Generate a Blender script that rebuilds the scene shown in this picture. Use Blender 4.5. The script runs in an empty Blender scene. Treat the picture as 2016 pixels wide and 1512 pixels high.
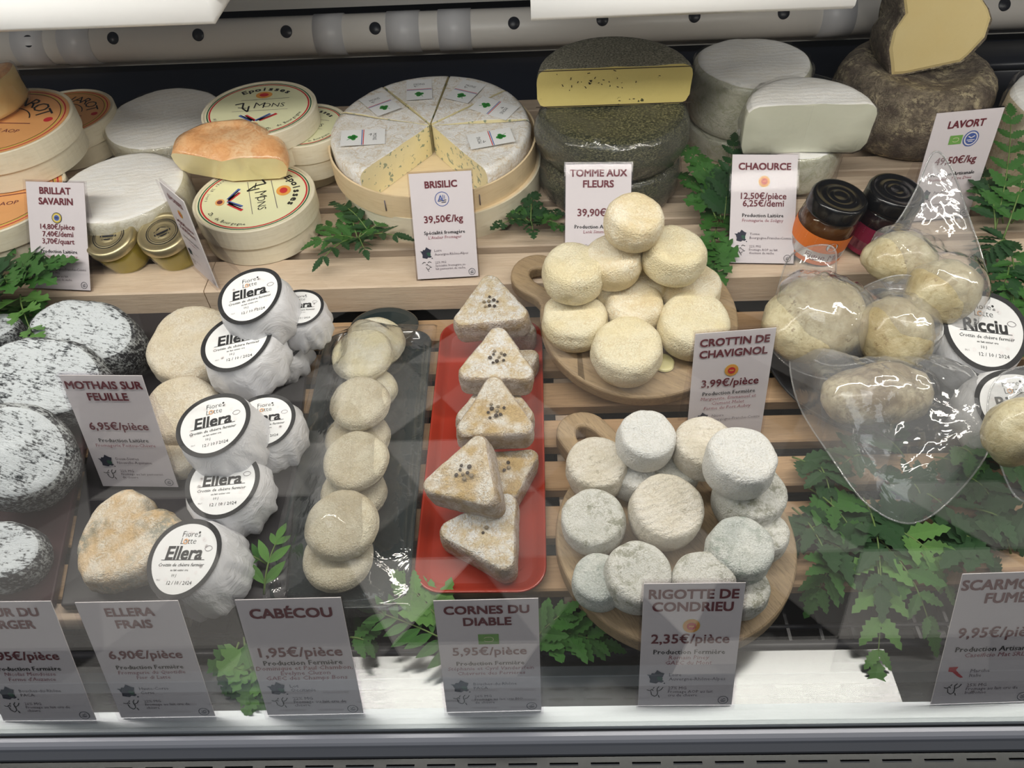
import bpy, math, random
import numpy as np
from mathutils import Vector, Matrix, Euler, noise
random.seed(7)
S = bpy.context.scene
COL = S.collection
# ------------------------------------------------------------------ camera
F = 1500.0; PITCH = math.radians(48); HC = 0.545
_X = np.array([1, .0245, .0275]); _X /= np.linalg.norm(_X)
_Z = np.array([-(.0245*math.cos(PITCH)+.0275*math.sin(PITCH)), math.cos(PITCH), math.sin(PITCH)])
_Z -= _X*(_Z@_X); _Z /= np.linalg.norm(_Z)
_Y = np.cross(_Z, _X)
MW = np.array([_X, _Y, _Z])            # camera -> world rotation
CP = np.array([0, 0, HC])
cd = bpy.data.cameras.new('camera'); cam = bpy.data.objects.new('camera', cd); COL.objects.link(cam)
cd.sensor_width = 36; cd.lens = 36*F/2016; cd.clip_start = .01
cam.matrix_world = Matrix.Translation(Vector(CP)) @ Matrix(MW.tolist()).to_4x4()
S.camera = cam
# ------------------------------------------------------------------ world, lights, exposure
w = bpy.data.worlds.new('world'); S.world = w; w.use_nodes = True
w.node_tree.nodes['Background'].inputs[0].default_value = (.92, .95, 1, 1)
w.node_tree.nodes['Background'].inputs[1].default_value = .06
def area(name, loc, rot, sx, sy, watt, col):
    l = bpy.data.lights.new(name, 'AREA'); l.shape = 'RECTANGLE'; l.size = sx; l.size_y = sy
    l.energy = watt; l.color = col
    o = bpy.data.objects.new(name, l); COL.objects.link(o); o.location = loc; o.rotation_euler = rot
    return o
area('led_strip', (0.0, .41, .475), (math.radians(4), 0, 0), 1.9, .03, 6.1, (1, .94, .85))
area('added_ceiling_fill', (-.5, -1.3, 2.1), (math.radians(-5), 0, 0), 1.6, 1.6, 17, (.94, .97, 1))  # unseen fill added to brighten the shop floor and card fronts
for i_, (sx_, sy_) in enumerate(((.5, -1.5), (-.7, -1.3))):  # spots added over the floor to brighten its tiles mirrored in the glass
    l_ = bpy.data.lights.new('added_floor_spot', 'SPOT'); l_.energy = 210; l_.spot_size = math.radians(62); l_.spot_blend = .5; l_.shadow_soft_size = .06; l_.color = (1, .93, .85)
    o_ = bpy.data.objects.new('added_floor_spot', l_); COL.objects.link(o_); o_.location = (sx_, sy_, 2.2)
S.view_settings.view_transform = 'Standard'; S.view_settings.look = 'None'
S.view_settings.exposure = 0.0; S.view_settings.gamma = 1; S.view_settings.use_curve_mapping = False

def ray(px, py): return MW @ np.array([(px-1008)/F, -(py-756)/F, -1.0])
def at(px, py, z): d = ray(px, py); return Vector(CP + d*((z-HC)/d[2]))
def aty(px, py, y): d = ray(px, py); return Vector(CP + d*(y/d[1]))
def depth(p): return -float((MW.T @ (np.array(p)-CP))[2])
def proj(p):
    c = MW.T @ (np.array(p)-CP); return 1008-F*c[0]/c[2], 756+F*c[1]/c[2]
def rpx(px, p): return px*depth(p)/F
R = math.radians
# ------------------------------------------------------------------ materials
MATS = {}
class N:
    def __init__(s, name):
        s.m = bpy.data.materials.new(name); s.m.use_nodes = True; s.t = s.m.node_tree
        s.b = s.t.nodes['Principled BSDF']; s.out = s.t.nodes['Material Output']; MATS[name] = s.m
    def n(s, typ, **k):
        n = s.t.nodes.new(typ)
        for a, v in k.items():
            if a.startswith('i_'):
                n.inputs[int(a[2:]) if a[2:].isdigit() else a[2:].replace('_', ' ')].default_value = v
            else: setattr(n, a, v)
        return n
    def l(s, a, b): s.t.links.new(a, b)
    def set(s, **k):
        for a, v in k.items():
            key = a.replace('_', ' ')
            s.b.inputs[key].default_value = v if not (isinstance(v, tuple) and len(v) == 3) else (*v, 1)
def C4(c): return (*c, 1)
def plain(name, col, rough=.5, metal=0., coat=0., spec=.5, trans=0., ior=1.45, alpha=1.):
    k = N(name); k.set(Base_Color=col, Roughness=rough, Metallic=metal)
    k.b.inputs['Coat Weight'].default_value = coat; k.b.inputs['Specular IOR Level'].default_value = spec
    k.b.inputs['Transmission Weight'].default_value = trans; k.b.inputs['IOR'].default_value = ior
    k.b.inputs['Alpha'].default_value = alpha
    return k.m
def coords(k, rnd=True, sc=(1, 1, 1)):
    tc = k.n('ShaderNodeTexCoord'); mp = k.n('ShaderNodeMapping'); k.l(tc.outputs['Object'], mp.inputs[0]); mp.inputs['Scale'].default_value = sc
    if rnd:
        oi = k.n('ShaderNodeObjectInfo'); mu = k.n('ShaderNodeMath', operation='MULTIPLY', i_1=13.7); k.l(oi.outputs['Random'], mu.inputs[0])
        cb = k.n('ShaderNodeCombineXYZ')
        for q in range(3): k.l(mu.outputs[0], cb.inputs[q])
        k.l(cb.outputs[0], mp.inputs['Location'])
    return mp.outputs[0]
def ramp(k, src, stops):
    r = k.n('ShaderNodeValToRGB'); k.l(src, r.inputs[0]); e = r.color_ramp.elements
    while len(e) < len(stops): e.new(.5)
    for q, (p, c) in enumerate(stops): e[q].position = p; e[q].color = C4(c) if len(c) == 3 else c
    return r.outputs[0]
def noise_n(k, co, scale, detail=3, rough=.55, dist=0.):
    n = k.n('ShaderNodeTexNoise'); k.l(co, n.inputs['Vector']); n.inputs['Scale'].default_value = scale
    n.inputs['Detail'].default_value = detail; n.inputs['Roughness'].default_value = rough; n.inputs['Distortion'].default_value = dist
    return n.outputs[0]
def mixc(k, f, a, b, mode='MIX'):
    m = k.n('ShaderNodeMix', data_type='RGBA', blend_type=mode)
    for idx, v in ((0, f), (6, a), (7, b)):
        if isinstance(v, (int, float)): m.inputs[idx].default_value = v
        elif isinstance(v, tuple): m.inputs[idx].default_value = C4(v)
        else: k.l(v, m.inputs[idx])
    return m.outputs[2]
def mth(k, op, a, b=None):
    m = k.n('ShaderNodeMath', operation=op)
    for i_, v in ((0, a), (1, b)):
        if v is None: continue
        if isinstance(v, (int, float)): m.inputs[i_].default_value = v
        else: k.l(v, m.inputs[i_])
    return m.outputs[0]
def bump(k, h, strength, dist=.001):
    b = k.n('ShaderNodeBump'); b.inputs['Strength'].default_value = strength; b.inputs['Distance'].default_value = dist
    k.l(h, b.inputs['Height']); k.l(b.outputs[0], k.b.inputs['Normal'])
def rind(name, c1, c2, c3, worm=260, wormw=.05, blot=45, spots=0., spotc=(.1, .12, .1), rough=.75, bmp=.7, lines=0., sc=(1, 1, 1), gloss=0., fine=700, wormmix=.8):
    """c1 pale bloom, c2 colour showing in the creases, c3 broad blotches."""
    k = N(name); co = coords(k, True, sc)
    blo = ramp(k, noise_n(k, co, blot, 4), [(.42, (0, 0, 0)), (.62, (1, 1, 1))])
    base = mixc(k, blo, c1, c3)
    wn = noise_n(k, co, worm, 2, .5, .6)
    rid = mth(k, 'ABSOLUTE', mth(k, 'SUBTRACT', wn, .5))
    rf = ramp(k, rid, [(0., (1, 1, 1)), (wormw*1.4, (0, 0, 0))])
    patch = ramp(k, noise_n(k, co, blot*1.7, 3), [(.40, (.15, .15, .15)), (.6, (1, 1, 1))])
    cr = mth(k, 'MULTIPLY', mth(k, 'MULTIPLY', rf, patch), wormmix)
    base = mixc(k, cr, base, c2)
    fn = noise_n(k, co, fine, 3, .7)
    base = mixc(k, mth(k, 'MULTIPLY', ramp(k, fn, [(.36, (1, 1, 1)), (.50, (0, 0, 0))]), .55*wormmix), base, c2)
    h = mth(k, 'ADD', mth(k, 'MULTIPLY', rid, 2.0), mth(k, 'MULTIPLY', fn, 1.2))
    h = mth(k, 'ADD', h, noise_n(k, co, 90, 3))
    if lines:
        wv = k.n('ShaderNodeTexWave', bands_direction='Y'); k.l(co, wv.inputs['Vector']); wv.inputs['Scale'].default_value = lines
        wv.inputs['Distortion'].default_value = 7; wv.inputs['Detail'].default_value = 2; wv.inputs['Detail Scale'].default_value = 1.2
        h = mth(k, 'ADD', h, mth(k, 'MULTIPLY', wv.outputs['Fac'], .38))
        base = mixc(k, mth(k, 'MULTIPLY', ramp(k, wv.outputs['Fac'], [(0, (1, 1, 1)), (.25, (0, 0, 0))]), .22), base, c2)
    if spots:
        sp = ramp(k, noise_n(k, co, 170, 5, .75), [(.60-spots*.12, (0, 0, 0)), (.66-spots*.08, (1, 1, 1))])
        ar = ramp(k, noise_n(k, co, 38, 2), [(.45, (0, 0, 0)), (.6, (1, 1, 1))])
        base = mixc(k, mth(k, 'MULTIPLY', mth(k, 'MULTIPLY', sp, ar), .85), base, spotc)
    k.l(base, k.b.inputs['Base Color']); k.set(Roughness=rough); bump(k, h, bmp, .0018)
    k.b.inputs['Coat Weight'].default_value = gloss; k.b.inputs['Coat Roughness'].default_value = .15
    k.b.inputs['Subsurface Weight'].default_value = .0
    return k.m
crottin_m = rind('crottin rind', (.92, .85, .68), (.70, .54, .32), (.80, .68, .44), worm=300, wormw=.05, blot=38)
crottin_y = rind('ivory crottin rind', (.90, .83, .62), (.68, .54, .32), (.86, .76, .50), worm=330, wormw=.035, blot=30, rough=.5)
rigotte_m = rind('grey white rind', (.80, .79, .74), (.42, .40, .30), (.70, .70, .65), worm=340, wormw=.035, blot=50, spots=.9, spotc=(.30, .30, .22), fine=900)
rigotte_c = rind('cream ribbed rind', (.84, .79, .70), (.60, .52, .40), (.78, .72, .60), worm=300, wormw=.03, blot=45, lines=60, spots=.3, spotc=(.5, .45, .35))
rigotte_g = rind('green grey mould rind', (.66, .69, .66), (.36, .38, .33), (.74, .75, .70), worm=420, wormw=.04, blot=42, spots=.9, spotc=(.33, .38, .33))
rigotte_w = rind('snow white rind', (.80, .80, .78), (.55, .52, .44), (.84, .83, .80), worm=300, wormw=.018, blot=60)
cabecou_m = rind('cabecou rind', (.78, .72, .56), (.52, .43, .28), (.66, .58, .42), worm=420, wormw=.05, blot=55, rough=.6)
cabecou_f = rind('fresh cabecou rind', (.86, .82, .68), (.74, .66, .46), (.82, .74, .50), worm=220, wormw=.03, blot=40, rough=.45, lines=45)
mothais_m = rind('mothais rind', (.86, .79, .66), (.62, .50, .34), (.82, .72, .54), worm=380, wormw=.06, blot=50)
cornes_t = rind('white bloom top', (.93, .92, .90), (.60, .42, .20), (.78, .66, .46), worm=260, wormw=.07, blot=90, bmp=1)
cornes_b = rind('tan bloom top', (.90, .86, .78), (.50, .34, .16), (.64, .46, .22), worm=330, wormw=.07, blot=60, bmp=1)
cornes_s = rind('mauve brown side', (.68, .60, .54), (.36, .25, .15), (.50, .37, .22), worm=240, wormw=.08, blot=90, bmp=1)
heart_m = rind('heart rind', (.84, .76, .64), (.60, .42, .22), (.76, .56, .34), worm=280, wormw=.06, blot=70, spots=1.7, spotc=(.26, .27, .22))
bloomy = rind('bloomy white rind', (.95, .945, .93), (.84, .78, .68), (.93, .91, .87), worm=120, wormw=.03, blot=30, lines=26, rough=.7, sc=(1, 1.6, 1), wormmix=.3, bmp=.35)
bloomy_s = rind('wrapped pale side', (.80, .77, .66), (.60, .54, .38), (.66, .62, .46), worm=90, wormw=.07, blot=50, rough=.3, gloss=.6)
chaource_s = rind('wrapped chaource side', (.76, .75, .62), (.50, .50, .34), (.68, .68, .56), worm=70, wormw=.07, blot=45, rough=.25, gloss=.8)
bris_t = rind('silvery white rind', (.95, .94, .93), (.66, .52, .34), (.88, .85, .80), worm=110, wormw=.05, blot=60, bmp=.45, rough=.45, gloss=.3)
lavort_m = rind('grey brown crust', (.34, .28, .20), (.08, .06, .045), (.17, .13, .10), worm=170, wormw=.11, blot=55, spots=1.1, spotc=(.66, .56, .36), bmp=1, rough=.6)
scam_m = rind('smoked rind', (.70, .63, .42), (.44, .35, .18), (.46, .37, .20), worm=30, wormw=.04, blot=22, rough=.35, spots=.3, spotc=(.28, .2, .1), gloss=.5, bmp=.4, fine=250)
scam_d = rind('dark smoked rind', (.64, .56, .38), (.24, .17, .09), (.30, .22, .12), worm=30, wormw=.06, blot=26, rough=.35, spots=.9, spotc=(.20, .14, .08), gloss=.5, bmp=.4, fine=250)
orange_r = rind('orange washed rind', (.88, .46, .20), (.74, .34, .13), (.90, .60, .34), worm=60, wormw=.04, blot=26, rough=.25, gloss=.8, bmp=.4, fine=300)
drywheel_s = rind('dry beige side', (.70, .62, .46), (.45, .36, .22), (.6, .5, .34), worm=120, wormw=.06, blot=40)

def ashm(name, pale, dark, amt):
    k = N(name); co = coords(k, True, (1, 1, 1))
    n1 = noise_n(k, co, 240, 5, .75, .3); n2 = noise_n(k, co, 55, 2)
    mp = k.n('ShaderNodeMapping'); k.l(co, mp.inputs[0]); mp.inputs['Scale'].default_value = (.35, 1.6, 1)
    n3 = noise_n(k, mp.outputs[0], 420, 3, .7)
    a = mth(k, 'ADD', mth(k, 'MULTIPLY', n1, .45), mth(k, 'MULTIPLY', n3, .55)); a = mth(k, 'ADD', a, mth(k, 'MULTIPLY', mth(k, 'SUBTRACT', n2, .5), .3))
    c = ramp(k, a, [(amt-.05, dark), (amt, tuple((p+d)/2.6 for p, d in zip(pale, dark))), (amt+.045, pale)])
    k.l(c, k.b.inputs['Base Color']); k.set(Roughness=.8); bump(k, a, 1., .0022); return k.m
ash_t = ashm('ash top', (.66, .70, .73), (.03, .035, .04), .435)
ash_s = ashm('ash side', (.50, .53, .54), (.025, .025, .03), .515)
def herb():
    k = N('herb crust'); co = coords(k, True, (1, 1, 1)); mp = k.n('ShaderNodeMapping'); k.l(co, mp.inputs[0]); mp.inputs['Scale'].default_value = (1, 1, 2.2)
    n1 = noise_n(k, mp.outputs[0], 420, 4, .7); n2 = noise_n(k, co, 900, 3, .8)
    c = ramp(k, n1, [(.38, (.015, .018, .010)), (.49, (.065, .07, .03)), (.58, (.20, .19, .09)), (.70, (.45, .42, .25))])
    c = mixc(k, ramp(k, noise_n(k, co, 30, 2), [(.4, (0, 0, 0)), (.65, (.6, .6, .6))]), c, (.10, .10, .07))
    k.l(c, k.b.inputs['Base Color']); k.set(Roughness=.55); bump(k, mth(k, 'ADD', n1, n2), 1., .002)
    k.b.inputs['Coat Weight'].default_value = .35; k.b.inputs['Coat Roughness'].default_value = .2
    return k.m
herb_m = herb()
def herbtop():
    k = N('grey herb top'); co = coords(k)
    n1 = noise_n(k, co, 500, 4, .75)
    c = ramp(k, n1, [(.36, (.07, .07, .05)), (.48, (.20, .19, .14)), (.58, (.36, .34, .26)), (.7, (.52, .48, .38))])
    k.l(c, k.b.inputs['Base Color']); k.set(Roughness=.6); bump(k, n1, 1., .0015); return k.m
herb_top = herbtop()
def paste(name, c1, c2, fleck=None, fs=60, ft=.66, rough=.4):
    k = N(name); co = coords(k); base = mixc(k, noise_n(k, co, 25, 2), c1, c2)
    n = noise_n(k, co, fs, 3, .6)
    if fleck: base = mixc(k, ramp(k, n, [(ft, (0, 0, 0)), (ft+.03, (1, 1, 1))]), base, fleck)
    k.l(base, k.b.inputs['Base Color']); k.set(Roughness=rough); bump(k, mth(k, 'ADD', n, noise_n(k, co, 30, 2)), .35)
    k.b.inputs['Coat Weight'].default_value = .3; return k.m
paste_tom = paste('yellow paste', (.76, .64, .24), (.70, .57, .20), (.08, .08, .03), 160, .69)
paste_lav = paste('golden paste', (.92, .76, .40), (.88, .68, .30), (.62, .48, .2), 140, .72)
paste_bri = paste('blue veined paste', (.90, .83, .56), (.86, .76, .44), (.30, .36, .27), 130, .585)
paste_cha = paste('ivory paste', (.80, .80, .66), (.72, .73, .58), None)
paste_epo = paste('soft pale paste', (.90, .80, .48), (.86, .72, .38), None, rough=.25)
def wood(name, c1, c2, c3, sc=(3, 40, 40), bm=.25, rough=.6):
    k = N(name); co = coords(k, True, sc)
    n1 = noise_n(k, co, 3, 5, .6, 1.2); n2 = noise_n(k, co, 14, 3, .7)
    base = mixc(k, ramp(k, n1, [(.3, (0, 0, 0)), (.7, (1, 1, 1))]), c1, c2)
    base = mixc(k, ramp(k, n2, [(.5, (0, 0, 0)), (.75, (.7, .7, .7))]), base, c3)
    k.l(base, k.b.inputs['Base Color']); k.set(Roughness=rough); bump(k, mth(k, 'ADD', n1, n2), bm); return k.m
slat_m = wood('beech slat', (.72, .58, .44), (.62, .48, .35), (.50, .37, .26))
deck_m = wood('shade darkened beech slat', (.49, .32, .18), (.41, .26, .14), (.28, .18, .10))  # wood tone lowered further to hold the shadow over the deck
olive_m = wood('board wood', (.42, .30, .17), (.31, .22, .13), (.16, .11, .06), (8, 50, 50))
box_m = wood('poplar veneer', (.84, .78, .62), (.78, .71, .54), (.68, .60, .44), (4, 4, 30), .1)
box_w = wood('warm veneer', (.86, .68, .44), (.80, .62, .38), (.70, .52, .3), (4, 4, 30), .1)
box_in = wood('veneer base', (.90, .74, .50), (.86, .69, .45), (.78, .6, .38), (3, 20, 3), .1)
def fresnel(k, ior=1.5):
    fr = k.n('ShaderNodeFresnel'); ge = k.n('ShaderNodeNewGeometry')
    k.l(mth(k, 'ADD', ior, mth(k, 'MULTIPLY', ge.outputs['Backfacing'], 1/ior-ior)), fr.inputs[0]); return fr
def film(name, milk=.10, bs=40, gl=1.0):
    k = N(name); t = k.t; t.nodes.remove(k.b)
    tr = k.n('ShaderNodeBsdfTransparent'); tr.inputs[0].default_value = (.97, .97, .97, 1)
    g = k.n('ShaderNodeBsdfGlossy'); g.inputs['Roughness'].default_value = .07
    d = k.n('ShaderNodeBsdfDiffuse'); d.inputs[0].default_value = (.85, .86, .88, 1)
    fr = fresnel(k)
    co = coords(k); b = k.n('ShaderNodeBump'); b.inputs['Strength'].default_value = .45; b.inputs['Distance'].default_value = .003
    k.l(noise_n(k, co, bs, 3, .5, .8), b.inputs['Height'])
    for x in (g, fr): k.l(b.outputs[0], x.inputs['Normal'])
    m1 = k.n('ShaderNodeMixShader'); m1.inputs[0].default_value = milk; k.l(tr.outputs[0], m1.inputs[1]); k.l(d.outputs[0], m1.inputs[2])
    m2 = k.n('ShaderNodeMixShader'); k.l(mth(k, 'MULTIPLY', fr.outputs[0], gl), m2.inputs[0]); k.l(m1.outputs[0], m2.inputs[1]); k.l(g.outputs[0], m2.inputs[2])
    k.l(m2.outputs[0], k.out.inputs[0]); return k.m
film_m = film('cling film', .03, 60, .9); bag_m = film('thick plastic bag', .15, 45, 2.2); dish_film = film('stretched film', .03, 45, 1.6)
def clear(name, tint, gl=.8, rough=.01):
    k = N(name); k.t.nodes.remove(k.b)
    tr = k.n('ShaderNodeBsdfTransparent'); tr.inputs[0].default_value = C4(tint)
    g = k.n('ShaderNodeBsdfGlossy'); g.inputs['Roughness'].default_value = rough
    fr = fresnel(k)
    m2 = k.n('ShaderNodeMixShader'); k.l(mth(k, 'MULTIPLY', fr.outputs[0], gl), m2.inputs[0]); k.l(tr.outputs[0], m2.inputs[1]); k.l(g.outputs[0], m2.inputs[2])
    k.l(m2.outputs[0], k.out.inputs[0]); return k.m
acrylic = clear('clear acrylic', (.95, .94, .95), .14, .06)
glass_m = clear('case glass', (.97, .98, .98), 1.2)
jar_glass = clear('jar glass', (.95, .96, .92), 1.2)
paper = plain('card paper', (.82, .79, .79), .55)
white = plain('white print', (.84, .84, .84), .5); black = plain('black print', (.02, .02, .022), .6)
burg = plain('burgundy print', (.17, .028, .04), .6); grey = plain('grey print', (.19, .16, .18), .6)
rose = plain('rose print', (.36, .12, .15), .6); blue = plain('blue print', (.08, .14, .42), .6)
green = plain('green print', (.20, .46, .10), .6); dgreen = plain('dark green print', (.03, .11, .07), .6)
navy = plain('navy map print', (.03, .035, .06), .6); redp = plain('red print', (.62, .03, .04), .6)
orangep = plain('orange print', (.85, .38, .08), .6); yellowp = plain('yellow print', (.75, .60, .10), .6)
gold = plain('pale gold label', (.86, .86, .56), .45); orlab = plain('orange label', (.86, .42, .16), .4)
parsgreen = plain('leaf emblem green', (.04, .30, .05), .5)
steel = plain('brushed steel', (.20, .205, .205), .27, 1.); alu = plain('satin aluminium', (.56, .60, .62), .42, .8)
chrome = plain('polished rail', (.72, .73, .80), .25, .3); fascia = plain('grey fascia', (.24, .25, .28), .35, .3)
rubber = plain('black seal', (.012, .012, .014), .5); blackp = plain('black plastic', (.015, .016, .022), .35)
navyw = plain('dark back panel', (.018, .022, .036), .35, 0, .3); pvc = plain('cream tube', (.72, .68, .63), .35)
pvcw = plain('white clip band', (.62, .61, .62), .35); whitep = plain('white tray plastic', (.84, .84, .84), .3)
ledge = plain('grey ledge', (.42, .41, .39), .5)
redcer = plain('red glazed stoneware', (.36, .036, .018), .2, 0, .5)
blkcer = plain('black glazed stoneware', (.022, .032, .033), .12, 0, .8)
slate = plain('dark slate', (.035, .032, .036), .4); refl_plum = plain('plum reflection board', (.055, .022, .026), .3)  # plum tint paints a reflection onto the dark left board
blkpan = plain('matte black pan', (.02, .021, .024), .45)
goldlid = plain('brass lid', (.58, .50, .30), .38, .85); honey = plain('honey oil', (.44, .34, .05), .08, 0, .8)
figjam = plain('fig jam', (.10, .035, .008), .12, 0, .8); blklid = plain('glossy black lid', (.006, .006, .007), .22, 0, .3)
jorange = plain('orange jar label', (.80, .20, .03), .5); jplum = plain('plum jar label', (.24, .01, .05), .5)
darkjam = plain('dark preserve', (.02, .008, .012), .1, 0, .8)
pepper = plain('peppercorn', (.05, .035, .025), .6); pepper2 = plain('pale peppercorn', (.24, .19, .12), .6)
drip = plain('melted cream', (.80, .74, .40), .2, 0, .6)
concrete = plain('shop floor', (.10, .09, .085), .6)
def wrapm():
    k = N('crumpled wrapping paper'); co = coords(k)
    n = noise_n(k, co, 38, 4, .6, 1.5); k.set(Base_Color=(.80, .80, .83), Roughness=.38); bump(k, n, .8, .003)
    k.b.inputs['Subsurface Weight'].default_value = 0; return k.m
wrap = wrapm()
def leafm(name, c1, c2):
    k = N(name); co = coords(k); k.l(mixc(k, noise_n(k, co, 40, 2), c1, c2), k.b.inputs['Base Color']); k.set(Roughness=.38)
    bump(k, noise_n(k, co, 260, 2), .5); return k.m
leaf_m = leafm('leaf green', (.03, .12, .02), (.06, .19, .03)); leaf_d = leafm('dark leaf green', (.010, .055, .016), (.025, .09, .02))  # greens darkened to hold the shade the ferns lie in
leaf_l = leafm('light leaf green', (.08, .22, .04), (.14, .30, .07)); stem_m = plain('stem green', (.14, .22, .06), .5)

# ------------------------------------------------------------------ object helpers
def obj(name, me, parent=None, M=None, mats=None):
    if mats is not None:
        for m_ in mats: me.materials.append(m_)
    o = bpy.data.objects.new(name, me); COL.objects.link(o)
    if parent: o.parent = parent
    if M is not None: o.matrix_basis = M
    return o
def tag(o, label, cat=None, group=None, kind=None):
    if label: o['label'] = label
    if cat: o['category'] = cat
    if group: o['group'] = group
    if kind: o['kind'] = kind
    return o
def thing(name, label, cat, M, group=None):
    o = bpy.data.objects.new(name, None); o.empty_display_size = .01; COL.objects.link(o); o.matrix_basis = M
    return tag(o, label, cat, group)
def mesh(v, f, mats=(), mi=None, smooth=True, name='m'):
    me = bpy.data.meshes.new(name); me.from_pydata([tuple(p) for p in v], [], f)
    for m_ in mats: me.materials.append(m_)
    if mi is not None: me.polygons.foreach_set('material_index', mi)
    if smooth is True: me.polygons.foreach_set('use_smooth', [True]*len(f))
    elif smooth: me.polygons.foreach_set('use_smooth', smooth)
    me.update(); return me
def boxv(x0, x1, y0, y1, z0, z1, c=0.):
    """box with chamfered long edges (c) running along x"""
    if c <= 0:
        v = [(x, y, z) for x in (x0, x1) for y in (y0, y1) for z in (z0, z1)]
        return v, [(0, 1, 3, 2), (4, 6, 7, 5), (0, 4, 5, 1), (2, 3, 7, 6), (0, 2, 6, 4), (1, 5, 7, 3)]
    pr = [(y0+c, z0), (y1-c, z0), (y1, z0+c), (y1, z1-c), (y1-c, z1), (y0+c, z1), (y0, z1-c), (y0, z0+c)]
    return extr(pr, x0, x1)
def extr(pr, x0, x1):
    n = len(pr); v = [(x0, a, b) for a, b in pr]+[(x1, a, b) for a, b in pr]
    f = [(i, (i+1) % n, n+(i+1) % n, n+i) for i in range(n)] + [tuple(range(n))[::-1], tuple(range(n, 2*n))]
    return v, f
def join(parts):
    V = []; Fc = []
    for v, f in parts:
        o = len(V); V += list(v); Fc += [tuple(i+o for i in q) for q in f]
    return V, Fc
def lathe(prof, n=48, z_axis=True):
    V = []; Fc = []; idx = []
    for r, z in prof:
        if r < 1e-6: idx.append([len(V)]); V.append((0, 0, z))
        else:
            idx.append(list(range(len(V), len(V)+n)))
            V += [(r*math.cos(2*math.pi*k/n), r*math.sin(2*math.pi*k/n), z) for k in range(n)]
    for a, b in zip(idx, idx[1:]):
        for k in range(n):
            k2 = (k+1) % n
            if len(a) == 1 and len(b) == 1: continue
            if len(a) == 1: Fc.append((a[0], b[k2], b[k]))
            elif len(b) == 1: Fc.append((a[k], a[k2], b[0]))
            else: Fc.append((a[k], a[k2], b[k2], b[k]))
    return V, Fc
def tube(pts, r0, r1=None, n=6):
    r1 = r0 if r1 is None else r1; V = []; Fc = []; m_ = len(pts)
    for i, p in enumerate(pts):
        p = Vector(p); t = (Vector(pts[min(i+1, m_-1)])-Vector(pts[max(i-1, 0)])).normalized()
        a = t.cross(Vector((0, 0, 1))); a = a.normalized() if a.length > 1e-4 else Vector((1, 0, 0)); b = t.cross(a)
        r = r0+(r1-r0)*i/(m_-1)
        V += [tuple(p+a*(r*math.cos(q*2*math.pi/n))+b*(r*math.sin(q*2*math.pi/n))) for q in range(n)]
    for i in range(m_-1):
        for q in range(n): Fc.append((i*n+q, i*n+(q+1) % n, (i+1)*n+(q+1) % n, (i+1)*n+q))
    Fc += [tuple(range(n))[::-1], tuple(range((m_-1)*n, m_*n))]
    return V, Fc
def rot(a=0, b=0, c=0): return (Matrix.Rotation(R(a), 4, 'X') @ Matrix.Rotation(R(b), 4, 'Y') @ Matrix.Rotation(R(c), 4, 'Z'))
def place(px, py, z, h, tilt=(0, 0, 0)):
    """matrix of a slab of height h whose top centre is seen at (px,py) at height z"""
    t = at(px, py, z); M = rot(*tilt); return Matrix.Translation(t - (M @ Vector((0, 0, h)))) @ M, depth(t)
def onplane(px, py, P0, nrm):
    d = Vector(ray(px, py)); C_ = Vector(CP); return C_+d*((P0-C_).dot(nrm)/d.dot(nrm))
# ---- slab: any star-shaped outline with rounded edges and a lumpy surface
def slab(rf, h, seed=0, edge=.25, lump=.03, fine=.006, n=72, bulge=.03, dish=0., freq=55., topmat=0, sidemat=1, sag=None):
    e = h*edge; off = Vector((seed*3.1, seed*1.7, seed*.9)); rr = rf if not callable(rf) else max(rf(k*2*math.pi/n) for k in range(n))
    rfn = rf if callable(rf) else (lambda a: rf)
    rows = [(q, h, 0) for q in (0, .14, .28, .42, .55, .67, .78, .87, .94)]
    prof = []
    for k in range(0, 6):
        a = k/5*math.pi/2; prof.append((-e*(1-math.sin(a)), h-e*(1-math.cos(a))))
    for k in range(1, 6): prof.append((bulge*rr*math.sin(math.pi*k/6), h-e-(h-2*e)*k/6))
    for k in range(0, 4):
        a = k/3*math.pi/2; prof.append((-e*(1-math.cos(a)), e-e*math.sin(a)))
    V = []; Fc = []; mi = []; rings = []
    def put(x, y, z, nrm):
        p = Vector((x, y, z)); q = p+off
        d = (noise.noise(q*(1.6/rr))*lump*rr*1.2 + noise.noise(q*freq*3)*fine*rr*1.5 + noise.noise(q*freq*8)*fine*rr)
        if z < .15*h: d *= .3
        p = p+Vector(nrm)*d
        if z < .002+.12*h: p.z = max(p.z, 0)
        V.append((p.x, p.y, p.z))
    for q, z, _ in rows:
        zz = h+dish*(1-q*q)
        if q == 0: rings.append([0]); put(0, 0, zz, (0, 0, 1)); continue
        ids = []
        for k in range(n):
            a = 2*math.pi*k/n; r = (rfn(a)-e)*q; ids.append(len(V)); put(r*math.cos(a), r*math.sin(a), zz, (0, 0, 1))
        rings.append(ids)
    ntop = len(rings)
    for j, (dr, z) in enumerate(prof):
        ids = []; s = min(1, max(0, (h-z)/e)) if e > 0 else 1
        for k in range(n):
            a = 2*math.pi*k/n; r = rfn(a)+dr; ids.append(len(V)); nz = math.cos(s*math.pi/2); nr = math.sin(s*math.pi/2)
            put(r*math.cos(a), r*math.sin(a), z, (math.cos(a)*nr, math.sin(a)*nr, nz))
        rings.append(ids)
    rings.append([len(V)]); V.append((0, 0, 0))
    for j, (a, b) in enumerate(zip(rings, rings[1:])):
        for k in range(n):
            k2 = (k+1) % n
            if len(a) == 1: Fc.append((a[0], b[k], b[k2]))
            elif len(b) == 1: Fc.append((a[k], b[0], a[k2]))
            else: Fc.append((a[k], b[k], b[k2], a[k2]))
            mi.append(topmat if j < ntop+2 else sidemat)
    return mesh(V, Fc, (), mi)
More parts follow.
